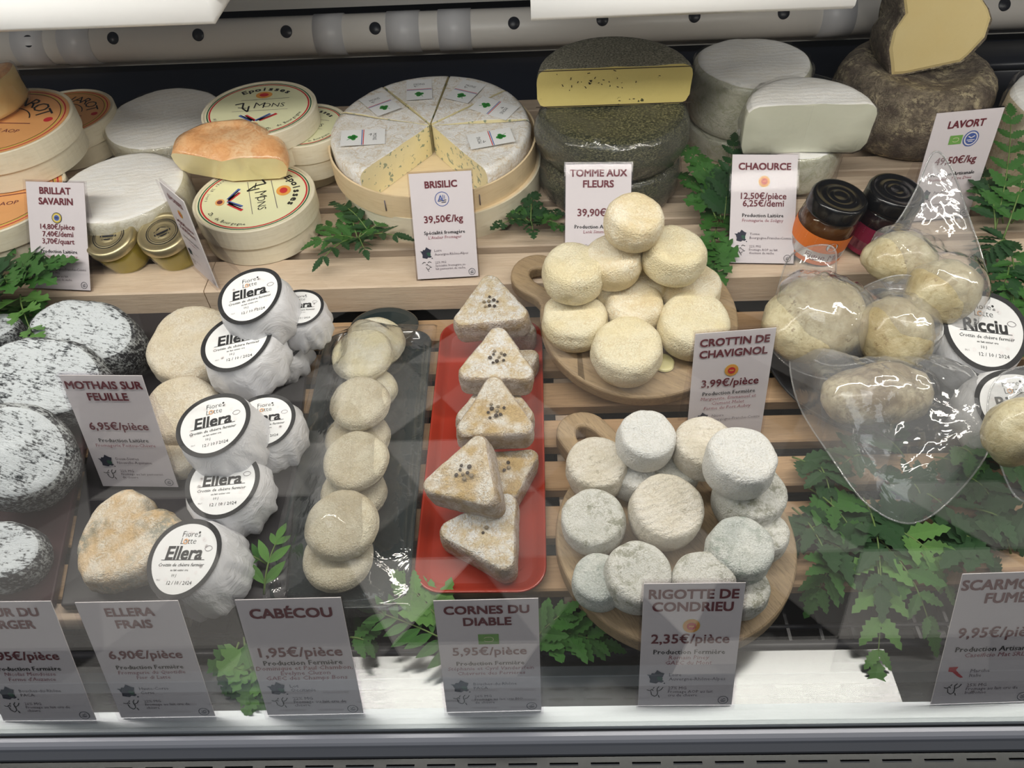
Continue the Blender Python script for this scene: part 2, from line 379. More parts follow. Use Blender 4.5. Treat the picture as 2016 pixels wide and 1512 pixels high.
def tri_r(Rc, rnd=.32):
    cs = [Vector((math.cos(a), math.sin(a)))*Rc*(1-rnd) for a in (math.pi/2, math.pi*7/6, math.pi*11/6)]; q = Rc*rnd
    def f(a):
        d = Vector((math.cos(a), math.sin(a))); lo, hi = 0, Rc*1.2
        for _ in range(26):
            m_ = (lo+hi)/2; p = d*m_
            # signed distance to inner triangle
            ins = True; dist = 9
            for i in range(3):
                A = cs[i]; B = cs[(i+1) % 3]; ab = B-A
                if ab.x*(p.y-A.y)-ab.y*(p.x-A.x) < 0: ins = False
                t = max(0, min(1, (p-A).dot(ab)/ab.length_squared)); dist = min(dist, (p-A-ab*t).length)
            if ins or dist < q: lo = m_
            else: hi = m_
        return lo
    return f
def heart_r(s):
    def f(a):
        # angle measured from +x, lobes at +y
        t = (a-math.pi/2+math.pi) % (2*math.pi)-math.pi; u = abs(t)/math.pi
        pts = [(0, .62), (.12, .90), (.25, 1.06), (.40, 1.04), (.6, .92), (.8, .92), (.92, 1.0), (1, 1.06)]
        for (u0, r0), (u1, r1) in zip(pts, pts[1:]):
            if u <= u1: k = (u-u0)/(u1-u0); k = k*k*(3-2*k); return s*(r0+(r1-r0)*k)
        return s
    return f
def oval_r(a_, b_): return lambda t: a_*b_/math.hypot(b_*math.cos(t), a_*math.sin(t))
def wheel(name, label, cat, px, py, z, r_px, h, mats, tilt=(0, 0, 0), group=None, seed=None, rf=None, **kw):
    M, D = place(px, py, z, h, tilt); r = r_px*D/F
    seed = random.random()*50 if seed is None else seed
    me = slab(rf(r) if rf else r, h, seed=seed, **kw)
    o = obj(name, me, None, M, mats); tag(o, label, cat, group); o['r'] = r
    return o, r
def sector(r, h, a0, a1, seed=0, n=36, e=.006, lump=.02, fine=.005, caps=2, cen=0.):
    """cut piece of a wheel, angles in degrees; mats: top, side, cut face"""
    prof = [(0, h)]+[((r-e)*q, h) for q in (.2, .4, .6, .8, .92)]+[(r-e*(1-math.sin(t)), h-e*(1-math.cos(t))) for t in (0.0, .5, 1.0, 1.57)]
    prof += [(r, h-e-(h-2*e)*q/4) for q in (1, 2, 3)]+[(r-e*(1-math.cos(t)), e-e*math.sin(t)) for t in (0., .8, 1.57)]+[(r*.5, 0), (0, 0)]
    V = []; Fc = []; mi = []; m_ = len(prof)
    for k in range(n+1):
        a = R(a0+(a1-a0)*k/n)
        for j, (q, z) in enumerate(prof):
            p = Vector((q*math.cos(a), q*math.sin(a), z)); s = p+Vector((seed, seed*2, seed*3))
            d = noise.noise(s*1.8/r)*lump*r+noise.noise(s*9/r)*fine*r*1.5
            if z > h*.98: p.z += d
            elif z > .002: p.x += math.cos(a)*d; p.y += math.sin(a)*d
            V.append(tuple(p))
    for k in range(n):
        for j in range(m_-1):
            A = k*m_+j; B = (k+1)*m_+j
            if j == 0: Fc.append((A+1, B+1, B))
            elif j == m_-2: Fc.append((A, A+1, B))
            else: Fc.append((A, A+1, B+1, B))
            mi.append(0 if j < 8 else 1)
    sm = [True]*len(Fc)
    for o_, s_ in ((0, -1), (n*m_, 1)):
        c_ = len(V); a = R(a0 if o_ == 0 else a1); V.append((r*.5*math.cos(a), r*.5*math.sin(a), h*.5))
        for j in range(m_):
            j2 = (j+1) % m_; Fc.append((o_+j, o_+j2, c_) if s_ > 0 else (o_+j2, o_+j, c_)); mi.append(2); sm.append(False)
    me = mesh(V, Fc, (), mi, smooth=sm); return me
def inflate(me, d, seed=1., amp=.0012, freq=60, mats=(None,)):
    """crumpled film around a mesh"""
    v = np.empty(len(me.vertices)*3); me.vertices.foreach_get('co', v); v = v.reshape(-1, 3); c = v.mean(0)
    nr = np.array([list(q.normal) for q in me.vertices]); out = []
    for p, q in zip(v, nr):
        s = noise.noise(Vector(p)*freq+Vector((seed, 0, 0))); s2 = abs(noise.noise(Vector(p)*freq*.5+Vector((0, seed, 0))))
        out.append(p+q*(d+amp*s+amp*2.2*s2))
    zt = v[:, 2].max(); f = [tuple(p.vertices) for p in me.polygons if not (p.normal.z > .85 and p.center.z > zt*.86)]
    return mesh(out, f)
def add_film(o, seed=1., d=.0012, amp=.0014, name='plastic_wrap', m_=None, freq=60):
    me = inflate(o.data, d, seed, amp, freq); return obj(name, me, o, None, [m_ or film_m])
# ---- printing
TC = {}
def textmesh(s, bold=0., res=2):
    key = (s, bold, res)
    if key in TC: return TC[key]
    cu = bpy.data.curves.new('t', 'FONT'); cu.body = s; cu.size = 1; cu.offset = bold; cu.resolution_u = res; cu.align_x = 'CENTER'
    ob = bpy.data.objects.new('t', cu); me = bpy.data.meshes.new_from_object(ob)
    v = [(q.co.x, q.co.y) for q in me.vertices]; f = [tuple(p.vertices) for p in me.polygons]
    bpy.data.objects.remove(ob); bpy.data.curves.remove(cu); bpy.data.meshes.remove(me)
    xs = [a for a, b in v] or [0, 1]
    TC[key] = (v, f, min(xs), max(xs)); return TC[key]
class Print:
    def __init__(s): s.v = []; s.f = []; s.mi = []; s.mats = []; s.lv = 0
    def _m(s, m_):
        if m_ not in s.mats: s.mats.append(m_)
        return s.mats.index(m_)
    def poly(s, v, f, m_, lv=0):
        o = len(s.v); s.v += [(a, b, lv) for a, b in v]; s.f += [tuple(i+o for i in q) for q in f]; s.mi += [s._m(m_)]*len(f)
    def text(s, t, x, y, w_=None, cap=None, m_=black, bold=0., res=2, align='C', sy=1., ang=0, lv=2, slant=0.):
        v, f, x0, x1 = textmesh(t, min(bold, 0), res)
        k = w_/(x1-x0) if w_ else cap/.70
        kx, ky = k, k*sy
        if cap and w_: ky = cap/.70
        cx = (x0+x1)/2 if align == 'C' else x0
        ca, sa = math.cos(R(ang)), math.sin(R(ang))
        q = [((a-cx)*kx+b*ky*slant, (b-.35)*ky) for a, b in v]
        bo = max(bold, 0)*ky*1.1
        for i_, (dx, dy) in enumerate([(0, 0)] if bo == 0 else ([(-bo, 0), (bo, 0)] if res == 1 else [(-bo, -bo), (bo, -bo), (-bo, bo), (bo, bo)])):
            s.poly([(x+(a+dx)*ca-(b+dy)*sa, y+(a+dx)*sa+(b+dy)*ca) for a, b in q], f, m_, lv+i_*.03)
    def disc(s, x, y, r, m_, lv=1, ry=None, n=24):
        ry = ry or r
        s.poly([(x+r*math.cos(a*2*math.pi/n), y+ry*math.sin(a*2*math.pi/n)) for a in range(n)], [tuple(range(n))], m_, lv)
    def ring(s, x, y, r, t, m_, lv=1, n=32, a0=0, a1=360, fr=None):
        v = []; f = []
        for k in range(n+1):
            a = R(a0+(a1-a0)*k/n); ro = r if fr is None else r*fr(a)
            v += [(x+ro*math.cos(a), y+ro*math.sin(a)), (x+(ro-t)*math.cos(a), y+(ro-t)*math.sin(a))]
        for k in range(n): f.append((2*k, 2*k+1, 2*k+3, 2*k+2)[::-1])
        s.poly(v, f, m_, lv)
    def rect(s, x0, y0, x1, y1, m_, lv=1): s.poly([(x0, y0), (x1, y0), (x1, y1), (x0, y1)], [(0, 1, 2, 3)], m_, lv)
    def line(s, pts, t, m_, lv=2):
        for (a, b), (c, d) in zip(pts, pts[1:]):
            L = math.hypot(c-a, d-b) or 1; nx, ny = -(d-b)/L*t/2, (c-a)/L*t/2
            s.poly([(a+nx, b+ny), (a-nx, b-ny), (c-nx, d-ny), (c+nx, d+ny)], [(0, 1, 2, 3)], m_, lv)
    def build(s, name, parent, M=None, fn=None, dz=.00012):
        if fn: V = [fn(a, b, l*dz) for a, b, l in s.v]
        else: V = [(a, b, l*dz) for a, b, l in s.v]
        me = mesh(V, s.f, s.mats, s.mi, smooth=False); return obj(name, me, parent, M)
FR = [(-1, .35), (-.55, .30), (-.45, .55), (-.15, .52), (.0, .75), (.1, .98), (.3, .85), (.62, .60), (.95, .50), (.85, .2), (.8, 0), (.62, -.1), (.78, -.25), (.75, -.5), (.95, -.62), (.7, -.85), (.35, -.75), (.1, -.98), (-.35, -.88), (-.65, -.8), (-.6, -.3), (-.75, 0), (-.72, .08)]
def francemap(P, x, y, s, region=(.35, -.25)):
    P.poly([(x+a*s, y+b*s) for a, b in FR], [tuple(range(len(FR)))[::-1]], navy, 2)
    q = [(.1, 0), (.4, .1), (.78, -.1), (.75, -.5), (.5, -.6), (.2, -.4)]; P.poly([(x+a*s, y+b*s) for a, b in q], [tuple(range(6))[::-1]], dgreen, 3)
    P.disc(x+1.0*s, y-.95*s, s*.09, navy, 2)
def goat(P, x, y, s, cow=False):
    L = [[(-1, .3), (-.6, .15), (-.35, .4), (-.2, .15)], [(-.5, .1), (-.4, -.5), (.0, -.8), (.3, -.55), (.35, -.1), (.25, .2)], [(.3, .1), (.25, .5), (.5, .85)], [(.4, .1), (.75, .3), (1, .75)], [(.45, -.6), (.6, -1.)], [(-.25, .5), (-.1, .75)]]
    if cow: L = [[(-.9, .5), (-.6, .75), (-.2, .7)], [(-.2, .2), (.1, .35), (.3, 0)], [(.2, .6), (.45, .85), (.9, .65)], [(.5, .1), (.6, -.3), (.9, -.2)], [(-.2, -.2), (.1, -.7), (.35, -.6), (.4, -.35)], [(.1, -.8), (.3, -1.05)]]
    for l in L: P.line([(x+a*s, y+b*s) for a, b in l], s*.10, black)
def seal(P, x, y, r, c=navy):
    P.ring(x, y, r, r*.12, c, 2); P.line([(x-.4*r, y+.3*r), (x-.1*r, y+.05*r), (x+.15*r, y+.45*r), (x+.45*r, y+.2*r)], r*.1, c); P.rect(x-.5*r, y-.25*r, x+.5*r, y-.1*r, c, 2); P.rect(x-.35*r, y-.5*r, x+.35*r, y-.4*r, c, 2)
def emblem(P, kind, x, y, s):
    if kind == 'aop':
        P.disc(x, y, s, yellowp, 1); P.disc(x, y, s*.93, orangep, 2); P.disc(x, y, s*.62, yellowp, 3); P.disc(x, y, s*.56, redp, 4); P.rect(x-s*.3, y-s*.1, x+s*.3, y+s*.12, orangep, 5)
    elif kind == 'igp':
        P.disc(x, y, s, navy, 1); P.disc(x, y, s*.88, yellowp, 2); P.disc(x, y, s*.62, gold, 3); P.disc(x, y, s*.52, blue, 4); P.rect(x-s*.3, y-s*.08, x+s*.3, y+s*.1, navy, 5)
    elif kind == 'bio': P.rect(x-s*1.15, y-s*.8, x+s*1.15, y+s*.8, green, 1); P.ring(x, y, s*.5, s*.08, gold, 2, 12, 200, 520, fr=lambda a: 1+.2*math.cos(2*a))
    elif kind == 'atelier':
        P.ring(x, y, s, s*.09, blue, 1); P.text('A', x-.2*s, y+.1*s, cap=s*.85, m_=blue, bold=.01); P.line([(x+.15*s, y+.55*s), (x+.15*s, y)], s*.08, blue); P.line([(x+.38*s, y+.5*s), (x+.38*s, y)], s*.08, blue); P.line([(x-.5*s, y-.3*s), (x+.1*s, y-.2*s), (x+.6*s, y-.15*s)], s*.1, navy); P.line([(x-.1*s, y-.48*s), (x+.55*s, y-.42*s)], s*.1, navy)
    elif kind == 'craft':
        P.disc(x, y, s, blue, 1); P.disc(x, y, s*.86, white, 2); P.disc(x, y, s*.7, blue, 3); P.line([(x-.4*s, y+.3*s), (x, y+.1*s), (x+.4*s, y+.35*s)], s*.12, white, 4); P.line([(x-.5*s, y-.15*s), (x+.5*s, y-.15*s)], s*.1, white, 4); P.line([(x-.3*s, y-.35*s), (x+.3*s, y-.35*s)], s*.1, white, 4)
# ================================================================== STRUCTURE
def struct(name, v, f, m_, parent=None, smooth=False, kind='structure'):
    o = obj(name, mesh(v, f, (m_,), smooth=smooth), parent)
    if not parent: o['kind'] = kind
    return o
XL, XR = -.95, .95
WY = 1.0
struct('wall_back', *boxv(XL, XR, WY, WY+.02, -.05, .5), navyw)
# case sides, bottom
struct('wall_left', *boxv(XL-.02, XL, .15, WY, -.3, .5), navyw)
struct('wall_right', *boxv(XR, XR+.02, .15, WY, -.3, .5), navyw)
# shop floor of large three-cornered tiles in several greys (seen mirrored in the glass)
tg = [plain('floor tile '+n_, (g, g*.98, g*.95), .45) for n_, g in (('black', .03), ('dark', .09), ('mid', .26), ('pale', .52), ('light', .72))]
fv = []; ff = []; fm = []; ed = .34; hh = ed*math.sqrt(3)/2; FX, FY = .682, -.746
rg = random.Random(5)
for j in range(-9, 3):
    for i in range(-9, 9):
        x0 = FX+(i+j*.5)*ed; y0 = FY+j*hh
        for tri in (((x0, y0), (x0+ed, y0), (x0+ed/2, y0+hh)), ((x0+ed, y0), (x0+ed*1.5, y0+hh), (x0+ed/2, y0+hh))):
            if max(q[1] for q in tri) > .11: continue
            o_ = len(fv); fv += [(a, b, -.90) for a, b in tri]; ff.append((o_, o_+1, o_+2)); fm.append(rg.randrange(5))
fl = obj('floor', mesh(fv, ff, tg, fm, smooth=False)); fl['kind'] = 'structure'
# steel tray before the deck, split and pitched to place bright and dark reflections
for i_, (xa, xb, dz) in enumerate(((XL, -.168, -.012), (-.167, -.022, -.005), (-.021, .100, -.0125), (.101, .250, -.005), (.251, XR, -.013))):
    struct('trim_%d' % (12+i_), *extr([(.182, -.003), (.233, dz), (.233, dz-.004), (.182, -.007)], xa, xb), steel)
struct('trim_11', *boxv(XL, XR, .2335, 1.0, -.045, -.035), blackp)  # black sheet added below the grid so the slat gaps stay dark
# front sill, rails, fascia and grille
struct('trim_2', *extr([(.188, 0.0), (.1745, 0.0), (.1738, -.001), (.1738, -.01), (.188, -.01)], XL, XR), alu)
struct('trim_3', *extr([(.1738, -.004), (.1738, -.02), (.170, -.02), (.170, -.006)], XL, XR), rubber)
struct('trim_4', *extr([(.1725, -.0035), (.1715, -.0022), (.169, -.0018), (.1667, -.0038), (.1655, -.006), (.1655, -.02), (.1725, -.02)], XL, XR), chrome)
struct('trim_5', *extr([(.1656, -.007), (.1603, -.012), (.1600, -.03), (.1656, -.03)], XL, XR), fascia)
struct('trim_6', *extr([(.1602, -.016), (.1588, -.016), (.1588, -.03), (.1602, -.03)], XL, XR), rubber)
gp = []
g0, g1, gz = .128, .159, -.014
for i in range(68):
    x0 = XL+i*(XR-XL)/68; x1 = x0+(XR-XL)/68; a = x0+.005; b = x1-.0035
    for (xa, xb, ya, yb) in ((x0, x1, .1555, g1), (x0, x1, .140, .1535), (x0, x1, g0, .138), (x0, a, .1535, .1555), (b, x1, .1535, .1555), (x0, a, .138, .140), (b, x1, .138, .140)):
        gp.append(([(xa, ya, gz), (xb, ya, gz), (xb, yb, gz), (xa, yb, gz)], [(0, 1, 2, 3)]))
gp.append(boxv(XL, XR, .12, .158, -.05, -.045))
v_, f_ = join(gp); struct('trim_7', v_, f_, steel)
struct('trim_8', *boxv(XL, XR, .116, .127, -.85, -.016), alu)
# back ledge, tube
gl = struct('trim_9', *extr([(WY, .168), (.966, .170), (.955, .173), (.955, .235), (WY, .235)], XL, XR), ledge)
pc = aty(1000, 55, .955)
tb = thing('air_tube', 'cream plastic tube with black holes along the back wall', 'pipe', Matrix.Translation((0, .955, pc.z)))
tr_ = .0225
pv, pf = tube([(XL, 0, 0), (XR, 0, 0)], tr_, None, 32); pv = [tuple(p) for p in pv]
obj('tube', mesh(pv, pf, (pvc,)), tb)
for hx in (37, 207, 378, 555, 733, 1011, 1188, 1372, 1550, 1830, 1990):
    hy = 36 + (1011-hx)*.0315 - 8
    q = aty(hx, hy+(0 if hx > 400 else 0), .93)
    v, f = lathe([(0, .0006), (.0068, .0006), (.0072, 0), (.0072, -.004)], 20)
    d = Vector((0, -.75, .55)).normalized(); M = Matrix.Translation(Vector((q.x, 0, 0))+d*(tr_)) @ d.to_track_quat('Z', 'Y').to_matrix().to_4x4()
    obj('hole', mesh(v, f, (blackp,)), tb, M)
for bx, bw in ((30, .020), (125, .02), (640, .018), (790, .020), (893, .020), (1650, .02)):
    q = aty(bx, 55, .93); v, f = tube([(q.x-bw, 0, 0), (q.x+bw, 0, 0)], tr_+.0012, None, 32)
    obj('clip_band', mesh(v, f, (pvcw,)), tb)
struct('trim_10', *extr([(WY, .122), (.962, .117), (.962, .108), (WY, .104)], XL, XR), ledge)
# vent row under the tube
vp = []
for i in range(150):
    x = XL+i*.0126; vp.append(boxv(x, x+.008, WY-.004, WY-.001, .092, .097))
v_, f_ = join(vp); vt = struct('vent_holes', v_, f_, rubber, None, kind='stuff'); vt['kind'] = 'stuff'; tag(vt, 'row of small dark vent holes along the back panel', 'vent')
# white trays hanging above
def hangtray(label, px0, px1, py, y, zt, dpt, face):
    a = aty(px0, py, y); b = aty(px1, py, y); z0 = b.z; t = thing('white_tray', label, 'tray', Matrix.Translation(((a.x+b.x)/2, y, z0)))
    hw = (b.x-a.x)/2; c = .006
    v, f = boxv(-hw+.002, hw-.012, .0, dpt, 0, face, .004); obj('tray_body', mesh(v, f, (whitep,)), t)
    v, f = boxv(-hw, hw, .012, dpt+.01, face*.55, face*.8, .002); obj('rim', mesh(v, f, (whitep,)), t)
    return t
hangtray('white plastic tray hanging over the orange boxes at left', -500, 452, 50, .60, 0, .20, .030)
hangtray('white plastic tray hanging over the herb-crusted half wheel', 1040, 1712, 20, .60, 0, .20, .030)
# back slatted shelf
SZ = .051; DZ = .015
sh = thing('slatted_shelf', 'raised pale wooden slatted shelf along the back', 'shelf', Matrix.Translation((0, .58, 0)))
def slat(par, x0, x1, y0, y1, z0, z1, name='slat', m_=None):
    v, f = boxv(x0, x1, y0, y1, z0, z1, .0015); return obj(name, mesh(v, f, (m_ or slat_m,), smooth=False), par)
slat(sh, XL, -.3285, 0, .048, DZ+.002, SZ, 'front_plank'); slat(sh, -.3275, XR, 0, .048, DZ+.002, SZ, 'front_plank')
yy = .059
while yy < .36: slat(sh, XL, XR, yy, yy+.0285, SZ-.016, SZ); yy += .0400
for x in (-.8, -.33, .2, .75):
    v, f = boxv(x, x+.02, .066, .38, -.02, SZ-.0162, .001); obj('support_bar', mesh(v, f, (slat_m,)), sh)
# lower slatted deck
dk = thing('slatted_deck', 'lower slatted wooden deck under the boards and plates', 'shelf', Matrix.Translation((0, .265, 0)))
yy = 0.003
while yy < .30: slat(dk, -.49, XR, yy, yy+.030, DZ-.013, DZ, 'slat', deck_m); yy += .0452
for x in (-.45, .02, .5):
    v, f = boxv(x, x+.02, 0, .30, -.012, DZ-.0132, .001); obj('support_bar', mesh(v, f, (slat_m,)), dk)
# black plastic grid beneath
gr = thing('plastic_grid', 'black plastic grid below the wooden slats', 'grid', Matrix.Translation((0, .228, -.014)))
v, f = boxv(XL, XR, 0, .006, -.012, .012, .001); obj('front_edge', mesh(v, f, (blackp,)), gr)
for i in range(9):
    v, f = boxv(XL, XR, .02+i*.04, .0235+i*.04, -.004, .0005, .0005); obj('cross_bar', mesh(v, f, (blackp,)), gr)
v, f = boxv(-.0012, .0012, .0065, .36, -.006, .0003); bm_ = mesh(v, f, (blackp,), smooth=False)
for i in range(80):
    o = bpy.data.objects.new('bar', bm_); COL.objects.link(o); o.parent = gr; o.location = (XL+.01+i*.024, 0, 0)
# ================================================================== BUILDERS
def card(heads, emb, prices, role, names, place_, foot, bl, br, tl, z, ratio=1.66, label='', cow=False, hs=1., region=None, psize=1.):
    """acrylic stand with a printed price card; bl, br, tl are seen corners"""
    z += .0012; A = at(*bl, z); B = at(*br, z); ax = (B-A); W = ax.length; ax.normalize(); H = W*ratio
    fw = Vector((0, 0, 1)).cross(ax).normalized()     # away from the viewer
    best = min(range(0, 50), key=lambda L: abs(proj(A+(Vector((0, 0, 1))*math.cos(R(L))+fw*math.sin(R(L)))*H)[1]-tl[1]))
    up = Vector((0, 0, 1))*math.cos(R(best))+fw*math.sin(R(best)); nr = ax.cross(up)
    M = Matrix((ax, up, nr)).transposed().to_4x4(); M.translation = (A+B)/2
    t = thing('price_card', label, 'price card', M, 'price cards in clear stands')
    hw = W/2
    # holder: front leaf, folded top, rear leg
    iv = M.to_3x3().inverted()
    back = iv @ fw; dn = iv @ Vector((0, 0, -1))
    hgt = (up.z*H)
    foot_pt = Vector((0, 0, 0))+back*(H*.42+.0)
    th = .0014
    v = []; f = []
    # front sheet
    fs = boxv(-hw-.0015, hw+.0015, .0, H+.001, -.0028, -.0012)
    top = Vector((0, H, -.002)); ft = Vector((0, 0, -.002))+back*(H*(.26 if z > .01 else .5))
    # rear leg sheet
    q = [top, ft]; sid = []
    nn = (ft-top).cross(Vector((1, 0, 0))).normalized()*th
    vv = [Vector((s_*hw, 0, 0))+p+o_ for p in q for s_ in (-1, 1) for o_ in (Vector((0, 0, 0)), nn)]
    rl = ([tuple(p) for p in vv], [(0, 2, 3, 1), (4, 5, 7, 6), (0, 4, 6, 2), (1, 3, 7, 5), (0, 1, 5, 4), (2, 6, 7, 3)])
    fr_ = boxv(-hw-.0015, hw+.0015, .0, H+.001, .0010, .0019)
    v, f = join([fs, rl, fr_]); obj('acrylic_stand', mesh(v, f, (acrylic,), smooth=False), t)
    v, f = boxv(-hw, hw, .0015, H-.001, -.0008, -.0002); obj('paper_sheet', mesh(v, f, (paper,), smooth=False), t)
    P = Print(); Y = lambda q: H*(1-q)
    lh = 0.073*W*hs
    cw = {}
    y = .115 if len(heads) == 1 else .085
    for i, s_ in enumerate(heads):
        P.text(s_, 0, Y(y), cap=lh*1.42, m_=burg, bold=.026, sy=1, res=3)
        y += .095
    ey = .33 if prices else .3
    if len(heads) == 1: ey = .25
    if emb:
        es = W*.088
        if len(emb) == 1: emblem(P, emb[0], 0, Y(ey), es if emb[0] != 'atelier' else W*.115)
        else: emblem(P, emb[0], -W*.10, Y(ey), es*.95); emblem(P, emb[1], W*.13, Y(ey), es*1.35)
    py_ = .43 if len(heads) == 2 else (.38 if len(prices) > 1 else .43)
    if len(prices) == 3: py_ = .41
    pc_ = lh*(1.5 if len(prices) == 1 else (1.32 if len(prices) == 2 else 1.12))*psize
    for s_ in prices: P.text(s_, 0, Y(py_), cap=pc_, m_=burg, bold=.014, res=2); py_ += .066
    ry = .555 if len(prices) < 3 else .635
    if len(heads) == 2 and len(names) > 1: ry = .535
    if len(names) > 2: ry = .52
    P.text(role, 0, Y(ry), cap=lh*.78, m_=black, bold=.02, res=1); ry += .045
    for s_ in names: P.text(s_, 0, Y(ry), cap=lh*.68, m_=rose, res=1, slant=.12); ry += .043
    my = .74 if len(prices) < 3 else .78
    francemap(P, -W*.33, Y(my), W*.095) if region is None else P.poly([(-W*.33+a*W*.09, Y(my)+b*W*.09) for a, b in region], [tuple(range(len(region)))], redp, 2)
    ty = my-.018
    for s_ in place_: P.text(s_, -W*.19, Y(ty), cap=lh*.56, m_=grey, res=1, align='L'); ty += .036
    goat(P, -W*.33, Y(.865), W*.085, cow); ty = .835
    for s_ in foot: P.text(s_, -W*.19, Y(ty), cap=lh*.50, m_=grey, res=1, align='L'); ty += .03
    seal(P, W*.40, Y(.94), W*.055)
    P.build('lettering', t, Matrix.Translation((0, 0, 0)))
    return t
def box(label, px, py, z, r_px, h, kind='epo', tilt=(0, 0, 0), group='round wooden cheese boxes', yaw=0, lidf=.5, cat='cheese box'):
    M, D = place(px, py, z, h, tilt); r = r_px*D/F
    t = thing('round_cheese_box', label, cat, M @ Matrix.Rotation(R(yaw), 4, 'Z'), group)
    hl = h*lidf; m_ = box_m
    v, f = lathe([(0, 0), (r*.955, 0), (r*.965, .0005), (r*.965, h-hl), (0, h-hl)], 64); obj('box_body', mesh(v, f, (m_,), smooth=False), t)
    v, f = lathe([(r*.97, h-hl), (r*.999, h-hl), (r, h-hl+.0006), (r, h-.0008), (r-.0008, h), (r-.0022, h), (r-.003, h-.0006), (r-.0032, h-.0012), (0, h-.0012)], 64)
    obj('lid', mesh(v, f, (m_,), smooth=False), t)
    P = Print(); q = r-.0045; zt = h-.0011
    if kind == 'epo':
        P.disc(0, 0, q, gold, 1, n=56); P.ring(0, 0, q*.985, q*.025, dgreen, 2, 56); P.ring(0, 0, q*.945, q*.03, redp, 2, 56)
        for i, ch in enumerate('Epoisses'):
            a = R(124-i*9.8); P.text(ch, q*.76*math.cos(a), q*.76*math.sin(a), cap=q*.16, m_=black, bold=.03, ang=math.degrees(a)-90, lv=3, sy=.8)
        P.disc(-q*.02, q*.52, q*.16, orangep, 3, ry=q*.13); P.disc(-q*.02, q*.52, q*.09, redp, 4, ry=q*.07)
        P.line([(-q*.42, q*.32), (q*.5, q*.38)], q*.012, grey, 3)
        P.text('M', -q*.02, q*.12, cap=q*.22, m_=black, lv=3, bold=-.01); P.text('ONS', q*.25, q*.12, cap=q*.15, m_=black, lv=3, bold=-.005)
        P.line([(-q*.5, q*.16), (-q*.35, q*.22), (-q*.33, q*.02), (-q*.2, -q*.12), (-q*.22, q*.1)], q*.035, black, 3); P.line([(-q*.42, q*.05), (-q*.25, q*.02)], q*.02, black, 3)
        P.line([(-q*.5, -q*.1), (q*.55, -q*.05)], q*.01, grey, 3)
        for k, c in enumerate((blue, white, redp)):
            P.line([(-q*.32+k*q*.06, -q*.25), (-q*.04+k*q*.035, -q*.46)], q*.06, c, 3); P.line([(q*.38-k*q*.06, -q*.22), (q*.1-k*q*.035, -q*.46)], q*.06, (redp, white, blue)[k], 4)
        P.disc(q*.01, -q*.6, q*.1, orlab, 5, ry=q*.08); P.disc(q*.01, -q*.6, q*.06, burg, 6, ry=q*.05)
        for i, ch in enumerate('Affinage 28 jours'):
            a = R(205+i*3.6); P.text(ch, q*.84*math.cos(a), q*.84*math.sin(a), cap=q*.06, m_=grey, ang=math.degrees(a)+90, lv=3, res=1)
        for i, ch in enumerate('Zh. de Bourgogne'):
            a = R(292+i*3.6); P.text(ch, q*.82*math.cos(a), q*.82*math.sin(a), cap=q*.075, m_=black, ang=math.degrees(a)+90, lv=3, res=1)
    else:
        P.disc(0, 0, q, orlab, 1, n=56); P.ring(0, 0, q*.95, q*.02, redp, 2, 56); P.ring(0, 0, q*.90, q*.03, yellowp, 2, 56); P.ring(0, 0, q*.88, q*.014, burg, 3, 56)
        for i, ch in enumerate('LIVAROT'):
            a = R(150-i*20); P.text(ch, q*.62*math.cos(a), q*.62*math.sin(a), cap=q*.25, m_=black, bold=.0, ang=(math.degrees(a)-90)*.8, lv=3)
        P.ring(0, 0, q*.42, q*.02, black, 3, 30, 20, 160); P.disc(q*.72, q*.12, q*.07, redp, 3)
        P.line([(-q*.2, -q*.05), (q*.5, -q*.02)], q*.02, burg, 3); P.text('FROMAGE AOP', 0, -q*.25, w_=q*.9, m_=burg, lv=3)
    P.build('lid_label', t, Matrix.Translation((0, 0, zt)))
    return t, r
LEAF = {}
def leafmesh(kind, m_):
    key = (kind, m_.name)
    if key in LEAF: return LEAF[key]
    if kind == 'fern':
        top = [(0, .02), (.10, .10), (.16, .19), (.24, .15), (.32, .25), (.42, .17), (.50, .24), (.60, .14), (.68, .18), (.77, .09), (.85, .11), (1, 0)]
    elif kind == 'parsley':
        top = [(0, .03), (.18, .08), (.22, .34), (.34, .44), (.38, .30), (.48, .42), (.56, .30), (.52, .16), (.66, .18), (.74, .30), (.84, .20), (.86, .10), (1, 0)]
    else:
        top = [(0, .02), (.15, .09), (.3, .15), (.5, .17), (.7, .13), (.86, .07), (1, 0)]
    V = []; Fc = []; n = len(top)
    for x, y in top: V.append((x, 0, -.10*x*x)); V.append((x, y, .22*y-.12*x*x)); V.append((x, -y, .22*y-.12*x*x))
    for i in range(n-1):
        a, b = 3*i, 3*(i+1)
        if i == n-2: Fc += [(a, b, a+1), (a, a+2, b)]
        else: Fc += [(a, b, b+1, a+1), (a, a+2, b+2, b)]
    me = mesh(V, Fc, (m_,), smooth=False); LEAF[key] = me; return me
